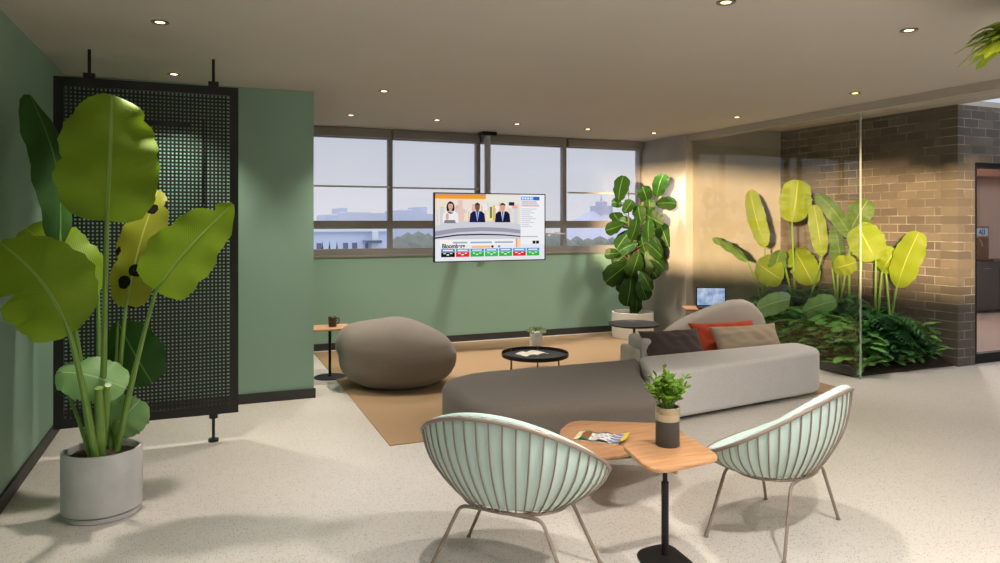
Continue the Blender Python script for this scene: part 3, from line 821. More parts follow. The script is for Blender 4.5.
def cushion(name, label, loc, w, h, th, rz, tilt, mat, seed, roll=0):
    o = None; mb = MB(); nu, nv = 28, 20; ids = {}
    for side in (1, -1):
        for i in range(nu + 1):
            for j in range(nv + 1):
                u = 2 * i / nu - 1; v = 2 * j / nv - 1
                edge = (i in (0, nu) or j in (0, nv))
                if edge and (-side, i, j) in ids: ids[(side, i, j)] = ids[(-side, i, j)]; continue
                e = max(0, (1 - abs(u) ** 2.6) * (1 - abs(v) ** 2.6)) ** .5
                pin = 1 - .07 * (1 - abs(v)) ** 0 * (abs(u) * (1 - v * v)) ** 1; pin2 = 1 - .08 * abs(v) * (1 - u * u)
                wr = noise.noise(Vector((u * 2.5 + seed, v * 4, side))) * .016 * e + .006 * math.sin(u * 14 + v * 5 + seed) * e * (v > -.3)
                x = w / 2 * u * pin; z = h / 2 * v * pin2; y = -side * (th / 2 * e + wr)
                ids[(side, i, j)] = mb.add([(x, y, z)])
    for side in (1, -1):
        for i in range(nu):
            for j in range(nv):
                q = (ids[(side, i, j)], ids[(side, i + 1, j)], ids[(side, i + 1, j + 1)], ids[(side, i, j + 1)])
                mb.face(q if side == 1 else q[::-1])
    o = thing(name, label, 'cushion', loc, 0)
    c = mb.build('cover', mat, o, 180)
    sv = MB()
    M4 = Matrix.Rotation(rz, 4, 'Z') @ Matrix.Rotation(-tilt, 4, 'X') @ Matrix.Rotation(roll, 4, 'Y')
    c.data.transform(M4)
    zm = min(v.co.z for v in c.data.vertices)
    c.data.transform(Matrix.Translation((0, 0, -zm)))
    return o
cushion('cushion', 'dark brown cushion at the left end of the light grey seat', (3.99, 5.50, .30), .62, .36, .15, math.radians(-6), math.radians(38), M['cush_brown'], 1)
cushion('cushion', 'rust orange cushion standing between the beige cushion and the sofa back', (4.82, 5.78, .28), .76, .35, .13, math.radians(-5), math.radians(30), M['cush_orange'], 2)
cushion('cushion', 'beige cushion leaning in front of the orange cushion', (4.90, 5.56, .30), .80, .32, .14, math.radians(-2), math.radians(30), M['cush_beige'], 3)

# ================================================================== WIRE CHAIRS
def chair(label, loc, rz):
    t = thing('wire_lounge_chair', label, 'chair', loc, rz, 'mint wire lounge chairs')
    A, B = .445, .335
    def S(phi, s):
        e = s ** .82; bul = .035 * math.sin(PI * s)
        x = (.25 + (A - .25) * e + bul) * math.sin(phi); y = -(.20 + (B - .20) * e + bul) * math.cos(phi) - .02 * s
        z = .33 + (.23 + .195 * math.cos(phi) + .015 * math.cos(2 * phi)) * s
        return Vector((x, y, z))
    inw = lambda phi: Vector((-math.sin(phi), math.cos(phi), 0))
    NR = 46
    mb = MB()
    for k in range(NR):
        ph = 2 * PI * (k + .5) / NR
        mb.tube([S(ph, s / 7) for s in range(8)], .0036, 6)
    mb.build('wire_ribs', M['chair_metal'], t)
    mb = MB(); mb.tube([S(2 * PI * k / 72, 1.0) for k in range(72)], .009, 8, closed=True); mb.build('rim', M['chair_metal'], t)
    mb = MB(); mb.tube([S(2 * PI * k / 48, 0) for k in range(48)], .008, 8, closed=True)
    for k in range(-4, 5):
        y = .045 * k; xx = .25 * math.sqrt(max(0, 1 - (y / .2) ** 2)); mb.tube([(-xx, y, .328), (xx, y, .328)], .004, 6)
    mb.build('seat_ring', M['chair_metal'], t)
    # upholstered shell
    mb = MB(); n = NR * 4; rings = []
    def ring(s, off, dz, ch):
        r = []
        for k in range(n):
            ph = 2 * PI * (k + 2) / n - PI / NR
            cc = abs(math.sin(ph * NR / 2)) if ch else 0
            bump = ch * abs(math.cos(NR / 2 * (ph - PI / NR))) if ch else 0
            r.append(S(ph, s) + inw(ph) * (off - bump) + Vector((0, 0, dz)))
        rings.append(mb.add(r))
    for s, off in ((.02, .03), (.05, .014), (.15, .012), (.3, .012), (.45, .012), (.6, .012), (.75, .012), (.9, .012), (.985, .012)): ring(s, off, 0, .006)
    ring(1.0, .012, .012, .002); ring(1.0, .024, .018, 0); ring(1.0, .042, .018, 0); ring(1.0, .056, .008, 0)
    for s, off in ((.95, .062), (.8, .066), (.6, .07), (.42, .075)): ring(s, off, 0, -.006)
    ring(.34, .10, 0.012, 0); 
    for a, b in zip(rings, rings[1:]):
        for k in range(n): mb.face((a + k, a + (k + 1) % n, b + (k + 1) % n, b + k))
    c0 = mb.add([(0, 0, .42)]); 
    mid = mb.add([(mb.v[rings[-1] + k] * .5 + Vector((0, 0, .215))) for k in range(n)])
    for k in range(n):
        mb.face((rings[-1] + k, rings[-1] + (k + 1) % n, mid + (k + 1) % n, mid + k)); mb.face((mid + k, mid + (k + 1) % n, c0))
    c1 = mb.add([(0, 0, .336)])
    for k in range(n): mb.face((rings[0] + (k + 1) % n, rings[0] + k, c1))
    mb.build('padded_shell', M['mint'], t, 60)
    for sy in (-1, 1):
        for sx in (-1, 1):
            top = Vector((sx * .20, sy * .17, .312)); foot = Vector((sx * .345, sy * .20, .004))
            pts = [Vector((0, sy * .165, .318)), Vector((sx * .14, sy * .168, .318))] + bez((sx * .165, sy * .168, .317), (sx * .20, sy * .17, .316), top + (foot - top) * .08, 5) + [top + (foot - top) * .5, foot]
            lg = MB().tube(pts, .0085, 10)
            lg.lathe([(0, 0), (.012, 0), (.012, .006), (0, .008)], (foot.x, foot.y), 12)
            lg.build('leg', M['chair_metal'], t)
    return t
chair('mint padded wire lounge chair at the left of the tables, its back to the viewer', (1.32, 3.03, 0), math.radians(-47))
chair('mint padded wire lounge chair at the right of the tables, seen from its side', (2.74, 2.91, 0), math.radians(23))

# ================================================================== WOOD TABLES
def leafpoly(pts): return pts
TO = Vector((2.03, 2.86, 0))
t = thing('pedestal_table', 'oak pedestal table with black pole between the two mint chairs', 'table', TO)
tp = [(p.x - TO.x, p.y - TO.y) for p in (at_z(620, 443, .5), at_z(652, 472, .5), at_z(722, 457, .5), at_z(686, 433, .5))]
MB().prism(tp, .478, .50, .1, .007, 3, rcs=[.07, .13, .07, .13]).build('table_top', M['oak'], t)
pb = at_z(665, 557, 0); pb = (pb.x - TO.x, pb.y - TO.y)
MB().tube([(*pb, .35), (*pb, .478)], .0115, 16).lathe([(.05, .476), (.05, .47), (.0115, .468)], pb, 20).build('upper_pole', M['black'], t)
MB().lathe([(0, .015), (.0175, .015), (.0175, .36), (.0115, .362)], pb, 18).build('lower_pole', M['black'], t)
bp = [(p.x - TO.x, p.y - TO.y) for p in (at_z(633, 553, 0), at_z(668, 600, 0), at_z(702, 572, 0), at_z(668, 544, 0))]
MB().prism(bp, 0, .014, .08, .006, 3).build('base', M['black'], t)

zt2 = .31
T2 = Vector((2.3, 3.72, 0))
t = thing('low_oak_table', 'lower rounded oak coffee table half hidden behind the pedestal table', 'table', T2)
tp = [(p.x - T2.x, p.y - T2.y) for p in (at_z(557, 432, zt2), at_z(588, 461, zt2), at_z(640, 451, zt2), at_z(689, 437, zt2), at_z(672, 423, zt2), at_z(571, 420, zt2))]
MB().prism(tp, zt2 - .022, zt2, .1, .007, 3, rcs=[.1, .2, .2, .06, .1, .1]).build('table_top', M['oak'], t)
for (px, py) in ((676.5, 474), (592, 484), (575, 466)):
    q = at_z(px, py, 0); a = Vector((q.x - T2.x, q.y - T2.y, 0)); b = a * .92 + Vector((0, 0, zt2 - .022))
    MB().tube([a, b], [.011, .015], 12).build('leg', M['oak_y'], t)

# magazine on the low table
p = at_z(602, 439, zt2)
t = thing('table_magazine', 'colourful crumpled magazine lying on the lower oak table', 'magazine', (p.x, p.y, zt2 + .001), math.radians(-42))
mcols = [('yel', (222, 200, 40)), ('grn', (70, 104, 50)), ('brn', (138, 78, 40)), ('wht', (214, 210, 200)), ('blu', (98, 112, 160)), ('crm', (226, 212, 168)), ('ink', (50, 48, 52))]
mats = [m_plain('cover_' + n, c, .4, var=.12, nscale=60) for n, c in mcols]
mb = MB(); nx, ny = 18, 10; g = []
for i in range(nx + 1):
    for j in range(ny + 1):
        x = -.155 + .31 * i / nx; y = -.085 + .17 * j / ny
        z = .006 + .012 * math.sin(i * .5) ** 2 + (.028 * ((i - 14) / 4) ** 2 if i > 14 else 0) + .006 * noise.noise(Vector((x * 12, y * 12, 0)))
        g.append(mb.add([(x, y, max(.002, z))]))
pick = random.Random(4)
def col_at(i, j):
    if i >= 16: return 0
    if i >= 12: return 4 if (i + j) % 3 else 3
    if i < 2: return 5
    if i < 5: return 2 if 2 < j < 8 else 1
    if j in (0, 9): return 6
    return 3 if (i * 3 + j) % 5 else 4
for i in range(nx):
    for j in range(ny):
        mb.cur = col_at(i, j); a = i * (ny + 1) + j; mb.face((g[a], g[a + ny + 1], g[a + ny + 2], g[a + 1]))
mb.build('cover', mats, t)
MB().rbox(-.15, .11, -.082, .082, 0, .006, .001).build('page_block', M['page'], t)

# pot plant on the pedestal table
p = at_z(667.5, 445, .5)
t = thing('herb_pot', 'two-tone charcoal and tan pot of small bright green leaves on the pedestal table', 'potted plant', (p.x, p.y, .50))
MB().lathe([(0, 0), (.055, 0), (.058, .004), (.058, .125)], (0, 0), 36).build('pot', M['pot_char'], t)
MB().lathe([(.058, .125), (.0595, .126), (.0595, .158), (.0585, .160), (.0595, .162), (.0595, .19), (.056, .192), (.052, .19), (.05, .17), (0, .168)], (0, 0), 36).build('pot_band', M['pot_tan'], t)
MB().lathe([(0, .176), (.03, .175), (.05, .171)], (0, 0), 20).build('soil', M['soil'], t)
rr = random.Random(11); mb = MB(); ms = MB()
for k in range(52):
    a = rr.uniform(0, 2 * PI); sp = rr.uniform(.15, 1.0); top = Vector((math.cos(a) * .125 * sp, math.sin(a) * .125 * sp, .225 + .14 * (1 - sp * .55) * rr.uniform(.55, 1.0)))
    if k < 3: top = Vector(((-.085, .0, .11)[k], (0, .02, -.02)[k], (.335, .375, .345)[k]))
    base = Vector((math.cos(a) * .025 * sp, math.sin(a) * .025 * sp, .172)); ln = bez(base, (base + top) / 2 + Vector((0, 0, .03)), top, 6); ms.tube(ln, .0018, 5)
    for q in range(9):
        c = ln[min(6, 2 + q // 2)]; b = rr.uniform(0, 2 * PI); e = rr.uniform(-.1, 1.1)
        dr = Vector((math.cos(b) * math.cos(e), math.sin(b) * math.cos(e), math.sin(e)))
        leaf(mb, c, c + dr * rr.uniform(.026, .042), .021, Vector((0, 0, 1)) + dr.cross(Vector((0, 0, 1))) * .4, .003, .15, 0, 5, 2, shape=(.6, .45), seed=k)
mb.build('foliage', M['herb'], t); ms.build('stems', M['stalk'], t)

# ================================================================== LARGE BANANA PLANT AT LEFT
PO = Vector((-.53, 4.46, 0))
t = thing('large_potted_plant', 'tall banana-leaved plant in an oval concrete pot in front of the perforated screen', 'potted plant', PO)
MB().lathe([(0, 0), (.197, 0), (.203, .006), (.203, .026), (.19, .028), (.19, .036), (.212, .038), (.216, .05), (.216, .352), (.211, .358), (.197, .358), (.193, .35), (.19, .31), (0, .31)], (0, 0), 56, .92, .84).build('pot', M['pot_concrete'], t)
mb = MB(); mb.lathe([(0, .345), (.06, .34), (.12, .332), (.19, .322)], (0, 0), 28, .92, .84)
for v in mb.v: v.z += .012 * noise.noise(v * 30)
mb.build('soil', M['soil'], t)
def big_leaf(t, O, b, tip, w, mat, root, arch=.04, roll=0, fold=.12, notch=(), droop=0.0, shape=(.42, .36), r=(.016, .009), bow=None, ripple=.012, seed=0, sbow=0.0, extra=.05):
    b = Vector(b); tip = Vector(tip); ax = (tip - b).normalized(); view = (CAM - (b + tip) / 2).normalized()
    nrm = (view - ax * view.dot(ax)).normalized(); nrm = Matrix.Rotation(math.radians(roll), 3, ax) @ nrm
    mb = MB(); leaf(mb, b - O, tip - O, w, nrm, arch, fold, ripple, 22, 6, shape, notch, seed, droop, sbow)
    o = mb.build('leaf', M[mat], t, 80)
    mid = [(b + (tip - b) * (k / 10)) - O + nrm * (arch * math.sin(PI * k / 10) - .004) - Vector((0, 0, droop * (k / 10) ** 2)) + ax.cross(nrm) * (sbow * math.sin(PI * k / 10)) for k in range(11)]
    root = Vector(root); ctl = bow if bow is not None else (root * .5 + (b - O) * .5 + Vector((0, 0, .08)) + (root - (b - O)) * 0)
    st = bez(root, Vector(ctl), b - O, 12)
    n1, n2 = len(st), len(mid) - 1
    rad = [r[0] + (r[1] - r[0]) * k / (n1 - 1) for k in range(n1)] + [r[1] * (1 - .8 * k / n2) * .6 for k in range(1, n2 + 1)]
    MB().tube(st + mid[1:], rad, 8).build('leaf_stalk', M['stalk'], o)
    return o
def LP(px, py, d): return at_d(px, py, d)
ZS0 = .33
big_leaf(t, PO, LP(107, 221, 3.78), LP(112, 95, 3.95), .50, 'banana', (.00, -.02, ZS0), .03, 6, .10, ((.80, 1, .6, .014), (.47, -1, .45, .014), (.3, 1, .2, .02)), seed=1, r=(.02, .011), shape=(.26, .40), ripple=.02)
big_leaf(t, PO, LP(60, 247, 3.95), LP(30, 95, 4.05), .28, 'banana_dark', (-.04, .03, ZS0), .06, 48, .28, (), seed=2, shape=(.5, .4), sbow=.02)
big_leaf(t, PO, LP(70, 334, 3.55), LP(0, 242, 3.45), .44, 'banana', (-.02, -.1, ZS0), .05, -12, .12, ((.55, -1, .5, .012),), seed=3, r=(.02, .012), sbow=.05, shape=(.40, .5))
big_leaf(t, PO, LP(98, 292, 4.1), LP(26, 228, 4.2), .36, 'banana', (-.02, .07, ZS0), .04, 10, .10, (), seed=4)
bpy.data.objects[-1] if False else None
big_leaf(t, PO, LP(126, 307, 4.12), LP(158, 190, 4.3), .27, 'banana_yellow', (.05, .05, ZS0), .05, -20, .2, ((.35, -1, .3, .03), (.6, 1, .3, .03)), seed=5, shape=(.3, .45))
big_leaf(t, PO, LP(156, 291, 3.95), LP(233, 204, 4.05), .36, 'banana', (.07, .0, ZS0), .04, 14, .12, ((.86, -1, .5, .012),), seed=6, r=(.018, .009), shape=(.26, .62), sbow=-.03, ripple=.02)
big_leaf(t, PO, LP(118, 322, 4.2), LP(152, 383, 4.2), .30, 'banana_dark', (.04, .09, ZS0), .03, 10, .10, (), seed=7, shape=(.5, .4), r=(.012, .007))
big_leaf(t, PO, LP(57, 372, 3.88), LP(126, 388, 3.88), .26, 'banana_pale', (-.05, -.06, ZS0), .05, -25, .25, (), seed=8, shape=(.45, .36), r=(.012, .006))
big_leaf(t, PO, LP(108, 432, 4.05), LP(140, 400, 4.0), .26, 'banana_pale', (.04, .02, ZS0), .03, 5, .12, (), seed=9, shape=(.4, .36), r=(.012, .008))
for (x, y, px, py, rr_) in ((.0, -.07, 99, 388, .026), (-.04, -.02, 84, 392, .022), (-.005, .05, 108, 385, .02)):
    e = LP(px, py, 3.74) - PO
    MB().tube([Vector((x, y, ZS0)), (Vector((x, y, ZS0)) + e) / 2 + Vector((0, 0, .0)), e], [rr_, rr_ * .95, rr_ * .8], 12).build('cut_stalk', M['stalk'], t)

# ================================================================== FIDDLE LEAF FIG
FO = Vector((5.44, 8.44, 0))
t = thing('fiddle_leaf_fig', 'tall dark green fig plant in a white round planter in the window corner', 'potted plant', FO)
MB().lathe([(0, 0), (.26, 0), (.275, .01), (.285, .05), (.285, .355), (.28, .36), (.262, .36), (.258, .35), (.255, .3), (0, .3)], (0, 0), 48).build('pot', M['pot_white'], t)
MB().lathe([(0, .325), (.15, .32), (.256, .31)], (0, 0), 24).build('soil', M['soil'], t)
fl = [(621, 188, 30, 80), (617, 203, 15, 160), (628, 206, 18, 60), (660, 185, 28, 75), (645, 194, 22, 110), (666, 203, 22, 5), (650, 206, 18, 95), (619, 219, 24, 130),
      (614, 227, 20, 195), (634, 228, 24, 250), (649, 227, 22, 265), (664, 234, 28, 290), (624, 239, 24, 230), (643, 241, 20, 280), (660, 252, 26, 300), (645, 259, 30, 262),
      (633, 256, 26, 255), (617, 272, 32, 215), (622, 257, 24, 215), (629, 291, 30, 262), (645, 280, 24, 300), (643, 289, 22, 290), (636, 301, 24, 268), (653, 218, 24, 330),
      (653, 239, 26, 300), (654, 249, 22, 320), (635, 264, 26, 250), (624, 282, 22, 240), (632, 279, 26, 265), (650, 267, 26, 305), (612, 253, 16, 180), (640, 214, 22, 100),
      (628, 247, 22, 200), (638, 250, 24, 275), (657, 262, 20, 320), (630, 268, 22, 240), (638, 236, 22, 270), (627, 223, 20, 150), (648, 272, 20, 280), (640, 284, 20, 265)]
rr = random.Random(9); mb = MB(); ms = MB(); dd = (FO + Vector((0, 0, 1.2)) - CAM).dot(FW)
for k, (px, py, sz, an) in enumerate(fl):
    d = dd + rr.uniform(-.30, .20); c = LP(px, py, d); L = sz * d / F_PX * .93; a = math.radians(an)
    dr = (RT * math.cos(a) + UP * math.sin(a) - FW * rr.uniform(-.1, .5)).normalized()
    b0 = c - dr * L / 2; vw = -FW + RT * rr.uniform(-1.2, 1.0) + UP * rr.uniform(-.2, 1.2)
    leaf(mb, b0 - FO, b0 + dr * L - FO, L * .74, vw, .02, .12, .008, 10, 4, shape=(.55, .32), seed=k, droop=.02)
    sx = FO + Vector((0, 0, 0)) + (UP * max(.45, b0.z - .06 - rr.uniform(0, .08))) + RT * (.03 * math.sin(k)); 
    ms.tube([sx - FO, (sx + b0) / 2 - FO + Vector((0, 0, .01)), b0 - FO], [.007, .005, .003], 6)
mb.build('foliage', M['fiddle'], t, 80)
ms.tube(bez((-.02, 0, .3), (-.08, .0, 1.1), (-.06, 0, 2.02), 14), [.02 - .001 * k for k in range(15)], 8)
ms.tube(bez((.05, .02, .3), (.1, 0, 1.0), (.10, -.02, 1.95), 14), [.017 - .0008 * k for k in range(15)], 8)
ms.build('trunk', M['trunk'], t)

# ================================================================== INDOOR GARDEN
GO = Vector((6.87, 6.65, 0))
t = thing('garden_bed', 'brown soil bed of the indoor garden between glass and brick wall', 'planting bed', GO)
mb = MB(); nx, ny = 16, 28; g = []
def soil_z(x, y): 
    k = min(1, max(0, (x - 6.15) / 1.3)); e = min(1, (y - 5.42) / .6) if y < 6.02 else 1
    return .015 + (.30 * k * k * (3 - 2 * k)) * max(0, e) + .03 * noise.noise(Vector((x * 4, y * 4, 0))) * max(.2, e)
for i in range(nx + 1):
    for j in range(ny + 1):
        x = 6.14 + (XBR - 6.145) * i / nx; y = 5.42 + (YC - 5.425) * j / ny; z = soil_z(x, y)
        if i in (0, nx) or j in (0, ny): z = max(.01, z)
        g.append(mb.add([(x - GO.x, y - GO.y, z)]))
for i in range(nx):
    for j in range(ny):
        a = i * (ny + 1) + j; mb.face((g[a], g[a + ny + 1], g[a + ny + 2], g[a + 1]))
per = [i * (ny + 1) for i in range(nx + 1)] + [nx * (ny + 1) + j for j in range(1, ny + 1)] + [i * (ny + 1) + ny for i in range(nx - 1, -1, -1)] + [j for j in range(ny - 1, 0, -1)]
lo = [mb.add([(mb.v[g[q]].x, mb.v[g[q]].y, 0)]) for q in per]
for k in range(len(per)): k2 = (k + 1) % len(per); mb.face((g[per[k]], lo[k], lo[k2], g[per[k2]]))
mb.build('soil', M['soil'], t)

def gplant(label, root_px, root_x, leaves):
    r0 = at_x(root_px, 330, root_x); O = Vector((r0.x, r0.y, soil_z(r0.x, r0.y) - .01))
    t = thing('garden_banana_plant', label, 'plant', O, 0, 'banana plants in the indoor garden')
    rr = random.Random(int(root_px))
    for k, (bx, by, bX, tx, ty, tX, w, mat, roll, fold) in enumerate(leaves):
        big_leaf(t, O, at_x(bx, by, bX), at_x(tx, ty, tX), w, mat, (rr.uniform(-.08, .08), rr.uniform(-.1, .1), 0), .05, roll, fold, ((.5, 1, .3, .02),) if k % 2 else (), seed=k + root_px, r=(.017, .010), shape=(.36, .34))
    return t
gplant('garden banana plant at the far left of the bed, near the concrete wall', 772, 6.85,
       [(765, 247, 6.75, 750, 190, 6.7, 0.246, 'garden_leaf', -20, .2), (748, 262, 6.45, 713, 238, 6.28, 0.139, 'garden_leaf_dark', 35, .2), (757, 262, 6.7, 782, 280, 6.5, 0.361, 'garden_leaf', 10, .12)])
gplant('garden banana plant with the tallest upright leaf, second from the left', 800, 6.9,
       [(792, 222, 6.75, 798, 180, 6.8, 0.377, 'garden_leaf', 10, .12), (793, 248, 7.0, 813, 284, 6.9, 0.344, 'garden_leaf', -8, .12), (822, 256, 6.8, 814, 205, 6.75, 0.197, 'garden_leaf', 4, .15), (781, 250, 6.65, 776, 279, 6.6, 0.246, 'garden_leaf_dark', 30, .1)])
gplant('garden banana plant with drooping split leaves, in the middle of the bed', 838, 6.95,
       [(832, 268, 6.85, 856, 262, 6.9, 0.246, 'garden_leaf', 12, .15), (852, 238, 6.95, 818, 194, 6.7, 0.213, 'garden_leaf_dark', 30, .22), (850, 232, 7.2, 868, 200, 7.3, 0.295, 'garden_leaf_dark', -12, .12), (838, 270, 6.9, 834, 226, 6.8, 0.213, 'garden_leaf_dark', 40, .2)])
gplant('garden banana plant just right of the end of the glass partition', 866, 6.9,
       [(876, 260, 6.9, 858, 226, 6.85, 0.377, 'garden_leaf', 0, .10), (862, 256, 7.1, 866, 222, 7.1, 0.246, 'garden_leaf', 20, .1), (882, 272, 7.1, 896, 250, 7.1, 0.213, 'garden_leaf', -10, .15)])
gplant('garden banana plant with one big leaf, at the right end of the bed', 889, 6.95,
       [(897, 287, 6.95, 919, 232, 6.95, 0.295, 'garden_leaf', -16, .14), (886, 272, 7.15, 888, 246, 7.2, 0.205, 'garden_leaf', 12, .15)])
def low_leaf(label, px, py, X, w):
    b = at_x(px - 16, py + 8, X); O = Vector((b.x + .06, b.y, soil_z(b.x + .06, b.y) - .01))
    t = thing('broad_leaf_plant', label, 'plant', O)
    big_leaf(t, O, b, at_x(px + 18, py - 3, X), w, 'banana_pale', (0, 0, 0), .05, -20, .2, (), seed=px, shape=(.4, .36), r=(.012, .007))
low_leaf('low plant with one broad pale leaf, behind the sofa back', 772, 302, 6.35, .27)
low_leaf('low plant with one broad pale leaf, in the middle of the garden bed', 818, 304, 6.6, .25)

# undergrowth
def bush(kind, name, label, group, h, spread, n, seed, mat):
    t = thing(name, label, 'shrub', (0, 0, 0), 0, group); rr = random.Random(seed); mb = MB(); ms = MB()
    if kind == 'rosette':
        for k in range(n):
            a = rr.uniform(0, 2 * PI); q = rr.random() ** .7; rad = spread * q; z0 = h * (1 - q * q * .75) * rr.uniform(.35, 1)
            c = Vector((math.cos(a) * rad * .75, math.sin(a) * rad * .75, max(.03, z0))); e = rr.uniform(-.2, .7)
            dr = Vector((math.cos(a + rr.uniform(-.6, .6)) * math.cos(e), math.sin(a + rr.uniform(-.6, .6)) * math.cos(e), math.sin(e)))
            L = rr.uniform(.14, .23); leaf(mb, c, c + dr * L, L * .46, UP + dr * -.2 + Vector((rr.uniform(-.3, .3), rr.uniform(-.3, .3), 0)), .015, .2, .004, 7, 3, shape=(.55, .5), seed=k, droop=.03)
            if k % 2 == 0: ms.tube([Vector((0, 0, 0)), Vector((c.x * .5, c.y * .5, c.z * .7)), c], [.006, .005, .003], 5)
    else:
        for k in range(n):
            a = 2 * PI * k / n + rr.uniform(-.2, .2); L = spread * rr.uniform(.7, 1.1); hh = h * rr.uniform(.6, 1)
            e = Vector((math.cos(a) * L, math.sin(a) * L, hh * rr.uniform(.25, .7))); sp = bez((0, 0, 0), (math.cos(a) * L * .35, math.sin(a) * L * .35, hh * 1.35), e, 14); ms.tube(sp, [.005 - .0003 * i for i in range(15)], 5)
            for i in range(4, 15):
                tg = (sp[min(14, i + 1)] - sp[i - 1]).normalized(); sd = tg.cross(UP).normalized(); wl = .15 * math.sin(PI * (i - 2.5) / 13) + .03
                for s in (-1, 1):
                    dr = (sd * s + tg * .55 - UP * .15).normalized(); leaf(mb, sp[i], sp[i] + dr * wl, .035, UP + tg * .2, .006, .15, 0, 5, 2, shape=(.4, .6), seed=i)
    mb.build('foliage', M[mat], t, 80); ms.build('stems', M['stalk'], t)
    return t
kinds = {}
def put(kind, x, y, rz, label, grp, sc=1.0):
    spec = {'ros': ('rosette', 'leafy_shrub', .56, .36, 120, 21, 'shrub_a'), 'rosd': ('rosette', 'leafy_shrub', .50, .36, 110, 22, 'shrub_b'), 'rosb': ('rosette', 'leafy_shrub', .52, .26, 80, 23, 'shrub_c'), 'fern': ('fern', 'fern', .58, .54, 20, 24, 'shrub_b')}[kind]
    loc = (x, y, soil_z(x, y) - .015)
    if kind not in kinds:
        kinds[kind] = o = bush(spec[0], spec[1], label, grp, spec[2], spec[3], spec[4], spec[5], M and spec[6]); o.location = loc; o.rotation_euler = (0, 0, rz); o.scale = (sc,) * 3
        return o
    return dup(kinds[kind], loc, rz, label, grp, sc)
rr = random.Random(31)
gl = 'mid green leafy shrub in the row along the foot of the glass partition'
for y in (5.78, 6.1, 6.48, 6.85, 7.2, 7.45): put('ros', 6.56 + rr.uniform(-.04, .04), y, rr.uniform(0, 6), gl, 'shrubs along the glass', rr.uniform(.88, 1.0))
for (x, y) in ((6.85, 5.78), (7.0, 6.3), (6.9, 6.7), (7.02, 7.05), (6.85, 7.38), (7.1, 6.85), (7.1, 5.95)): put('rosd', x, y, rr.uniform(0, 6), 'dark green leafy shrub in the middle of the garden bed', 'dark shrubs in the garden bed', rr.uniform(.9, 1.1))
put('rosb', 6.40, 5.60, 1.0, 'bright green leafy shrub at the front corner of the bed, beside the glass end', 'bright shrubs', 1.0)
put('rosb', 6.75, 6.55, 2.0, 'bright green leafy shrub standing up behind the sofa end', 'bright shrubs', .9)
put('rosb', 7.36, 5.62, 3.0, 'bright green leafy shrub low at the brick corner', 'bright shrubs', .8)
for (x, y) in ((7.06, 6.15), (7.04, 6.65), (7.0, 7.25)): put('fern', x, y, rr.uniform(0, 6), 'dark fern clump growing against the foot of the brick wall', 'ferns by the brick wall', .85)
put('fern', 7.06, 5.86, .7, 'dark fern clump at the right front of the bed, near the brick corner', 'ferns by the brick wall', .85)
put('fern', 7.0, 5.72, 1.4, 'dark fern clump low at the front edge of the bed, right of its middle', 'ferns by the brick wall', .62)
put('rosd', 6.75, 5.68, 2.6, 'dark leafy shrub at the front edge of the bed, right of the bright corner shrub', 'dark shrubs at the front edge', .75)
put('rosd', 7.2, 5.6, 4.1, 'dark leafy shrub at the front edge of the bed, near the brick corner', 'dark shrubs at the front edge', .6)
put('rosb', 7.0, 5.56, 5.0, 'bright low shrub in the middle of the bed front, between the two dark ones', 'bright shrubs', .55)
put('fern', 7.27, 5.75, 3.3, 'dark fern clump touching the brick corner', 'ferns by the brick wall', .6)
put('fern', 6.84, 5.92, 2.2, 'dark fern clump just right of the bright corner shrub', 'ferns by the brick wall', .85)

# ================================================================== HANGING PLANT
hp = Vector((3.86, 2.36, ZC))
t = thing('hanging_plant', 'hanging plant with long bright leaves in the upper right corner', 'hanging plant', hp)
MB().tube([(0, 0, 0), (0, 0, -.2)], .004, 6).lathe([(0, -.004), (.03, -.004), (.03, 0), (0, 0)], (0, 0), 16).build('hanging_cord', M['black'], t)
MB().lathe([(0, -.36), (.07, -.36), (.10, -.33), (.115, -.2), (.108, -.195), (.10, -.2), (0, -.22)], (0, 0), 28).build('pot', M['pot_white'], t)
mb = MB(); rr = random.Random(2)
for k in range(90):
    a = rr.uniform(0, 2 * PI); L = rr.uniform(.14, .23); e = rr.uniform(-.7, .9)
    dr = Vector((math.cos(a) * math.cos(e), math.sin(a) * math.cos(e), math.sin(e) * .6)); b0 = Vector((dr.x * .09, dr.y * .09, -.19 - rr.uniform(0, .12)))
    leaf(mb, b0, b0 + dr * L, .072, UP + dr * -.3, .02, .2, .004, 8, 3, shape=(.5, .55), seed=k, droop=.06)
mb.build('foliage', M['hang'], t, 80)

# ================================================================== OUTSIDE
M['far_haze'] = m_plain('far_building_hazed', (210, 216, 232), .9, var=.04, nscale=.2)  # distance haze put into the pale colours of buildings, hills and trees
M['far_hill_hazed'] = m_plain('far_hill_hazed', (196, 196, 214), .95, var=.10, nscale=.15)
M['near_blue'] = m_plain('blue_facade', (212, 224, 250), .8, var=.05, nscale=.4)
M['near_white'] = m_plain('white_trim', (236, 240, 248), .8)
M['dark_glass'] = m_plain('dark_window', (92, 104, 138), .3)
M['tree_out'] = m_plain('outdoor_tree', (128, 132, 124), .95, var=.3, nscale=1.2)
M['tree_blue'] = m_plain('young_tree', (46, 66, 92), .95, var=.2)
M['ground_out'] = m_plain('street', (150, 150, 158), .9)
mb = MB(); mb.box(-60, 200, 12, 260, -6.2, -6); o = struct(mb.build('ground', M['ground_out'], smooth=0))
def wpt(px, y): return at_y(px, 221, y).x
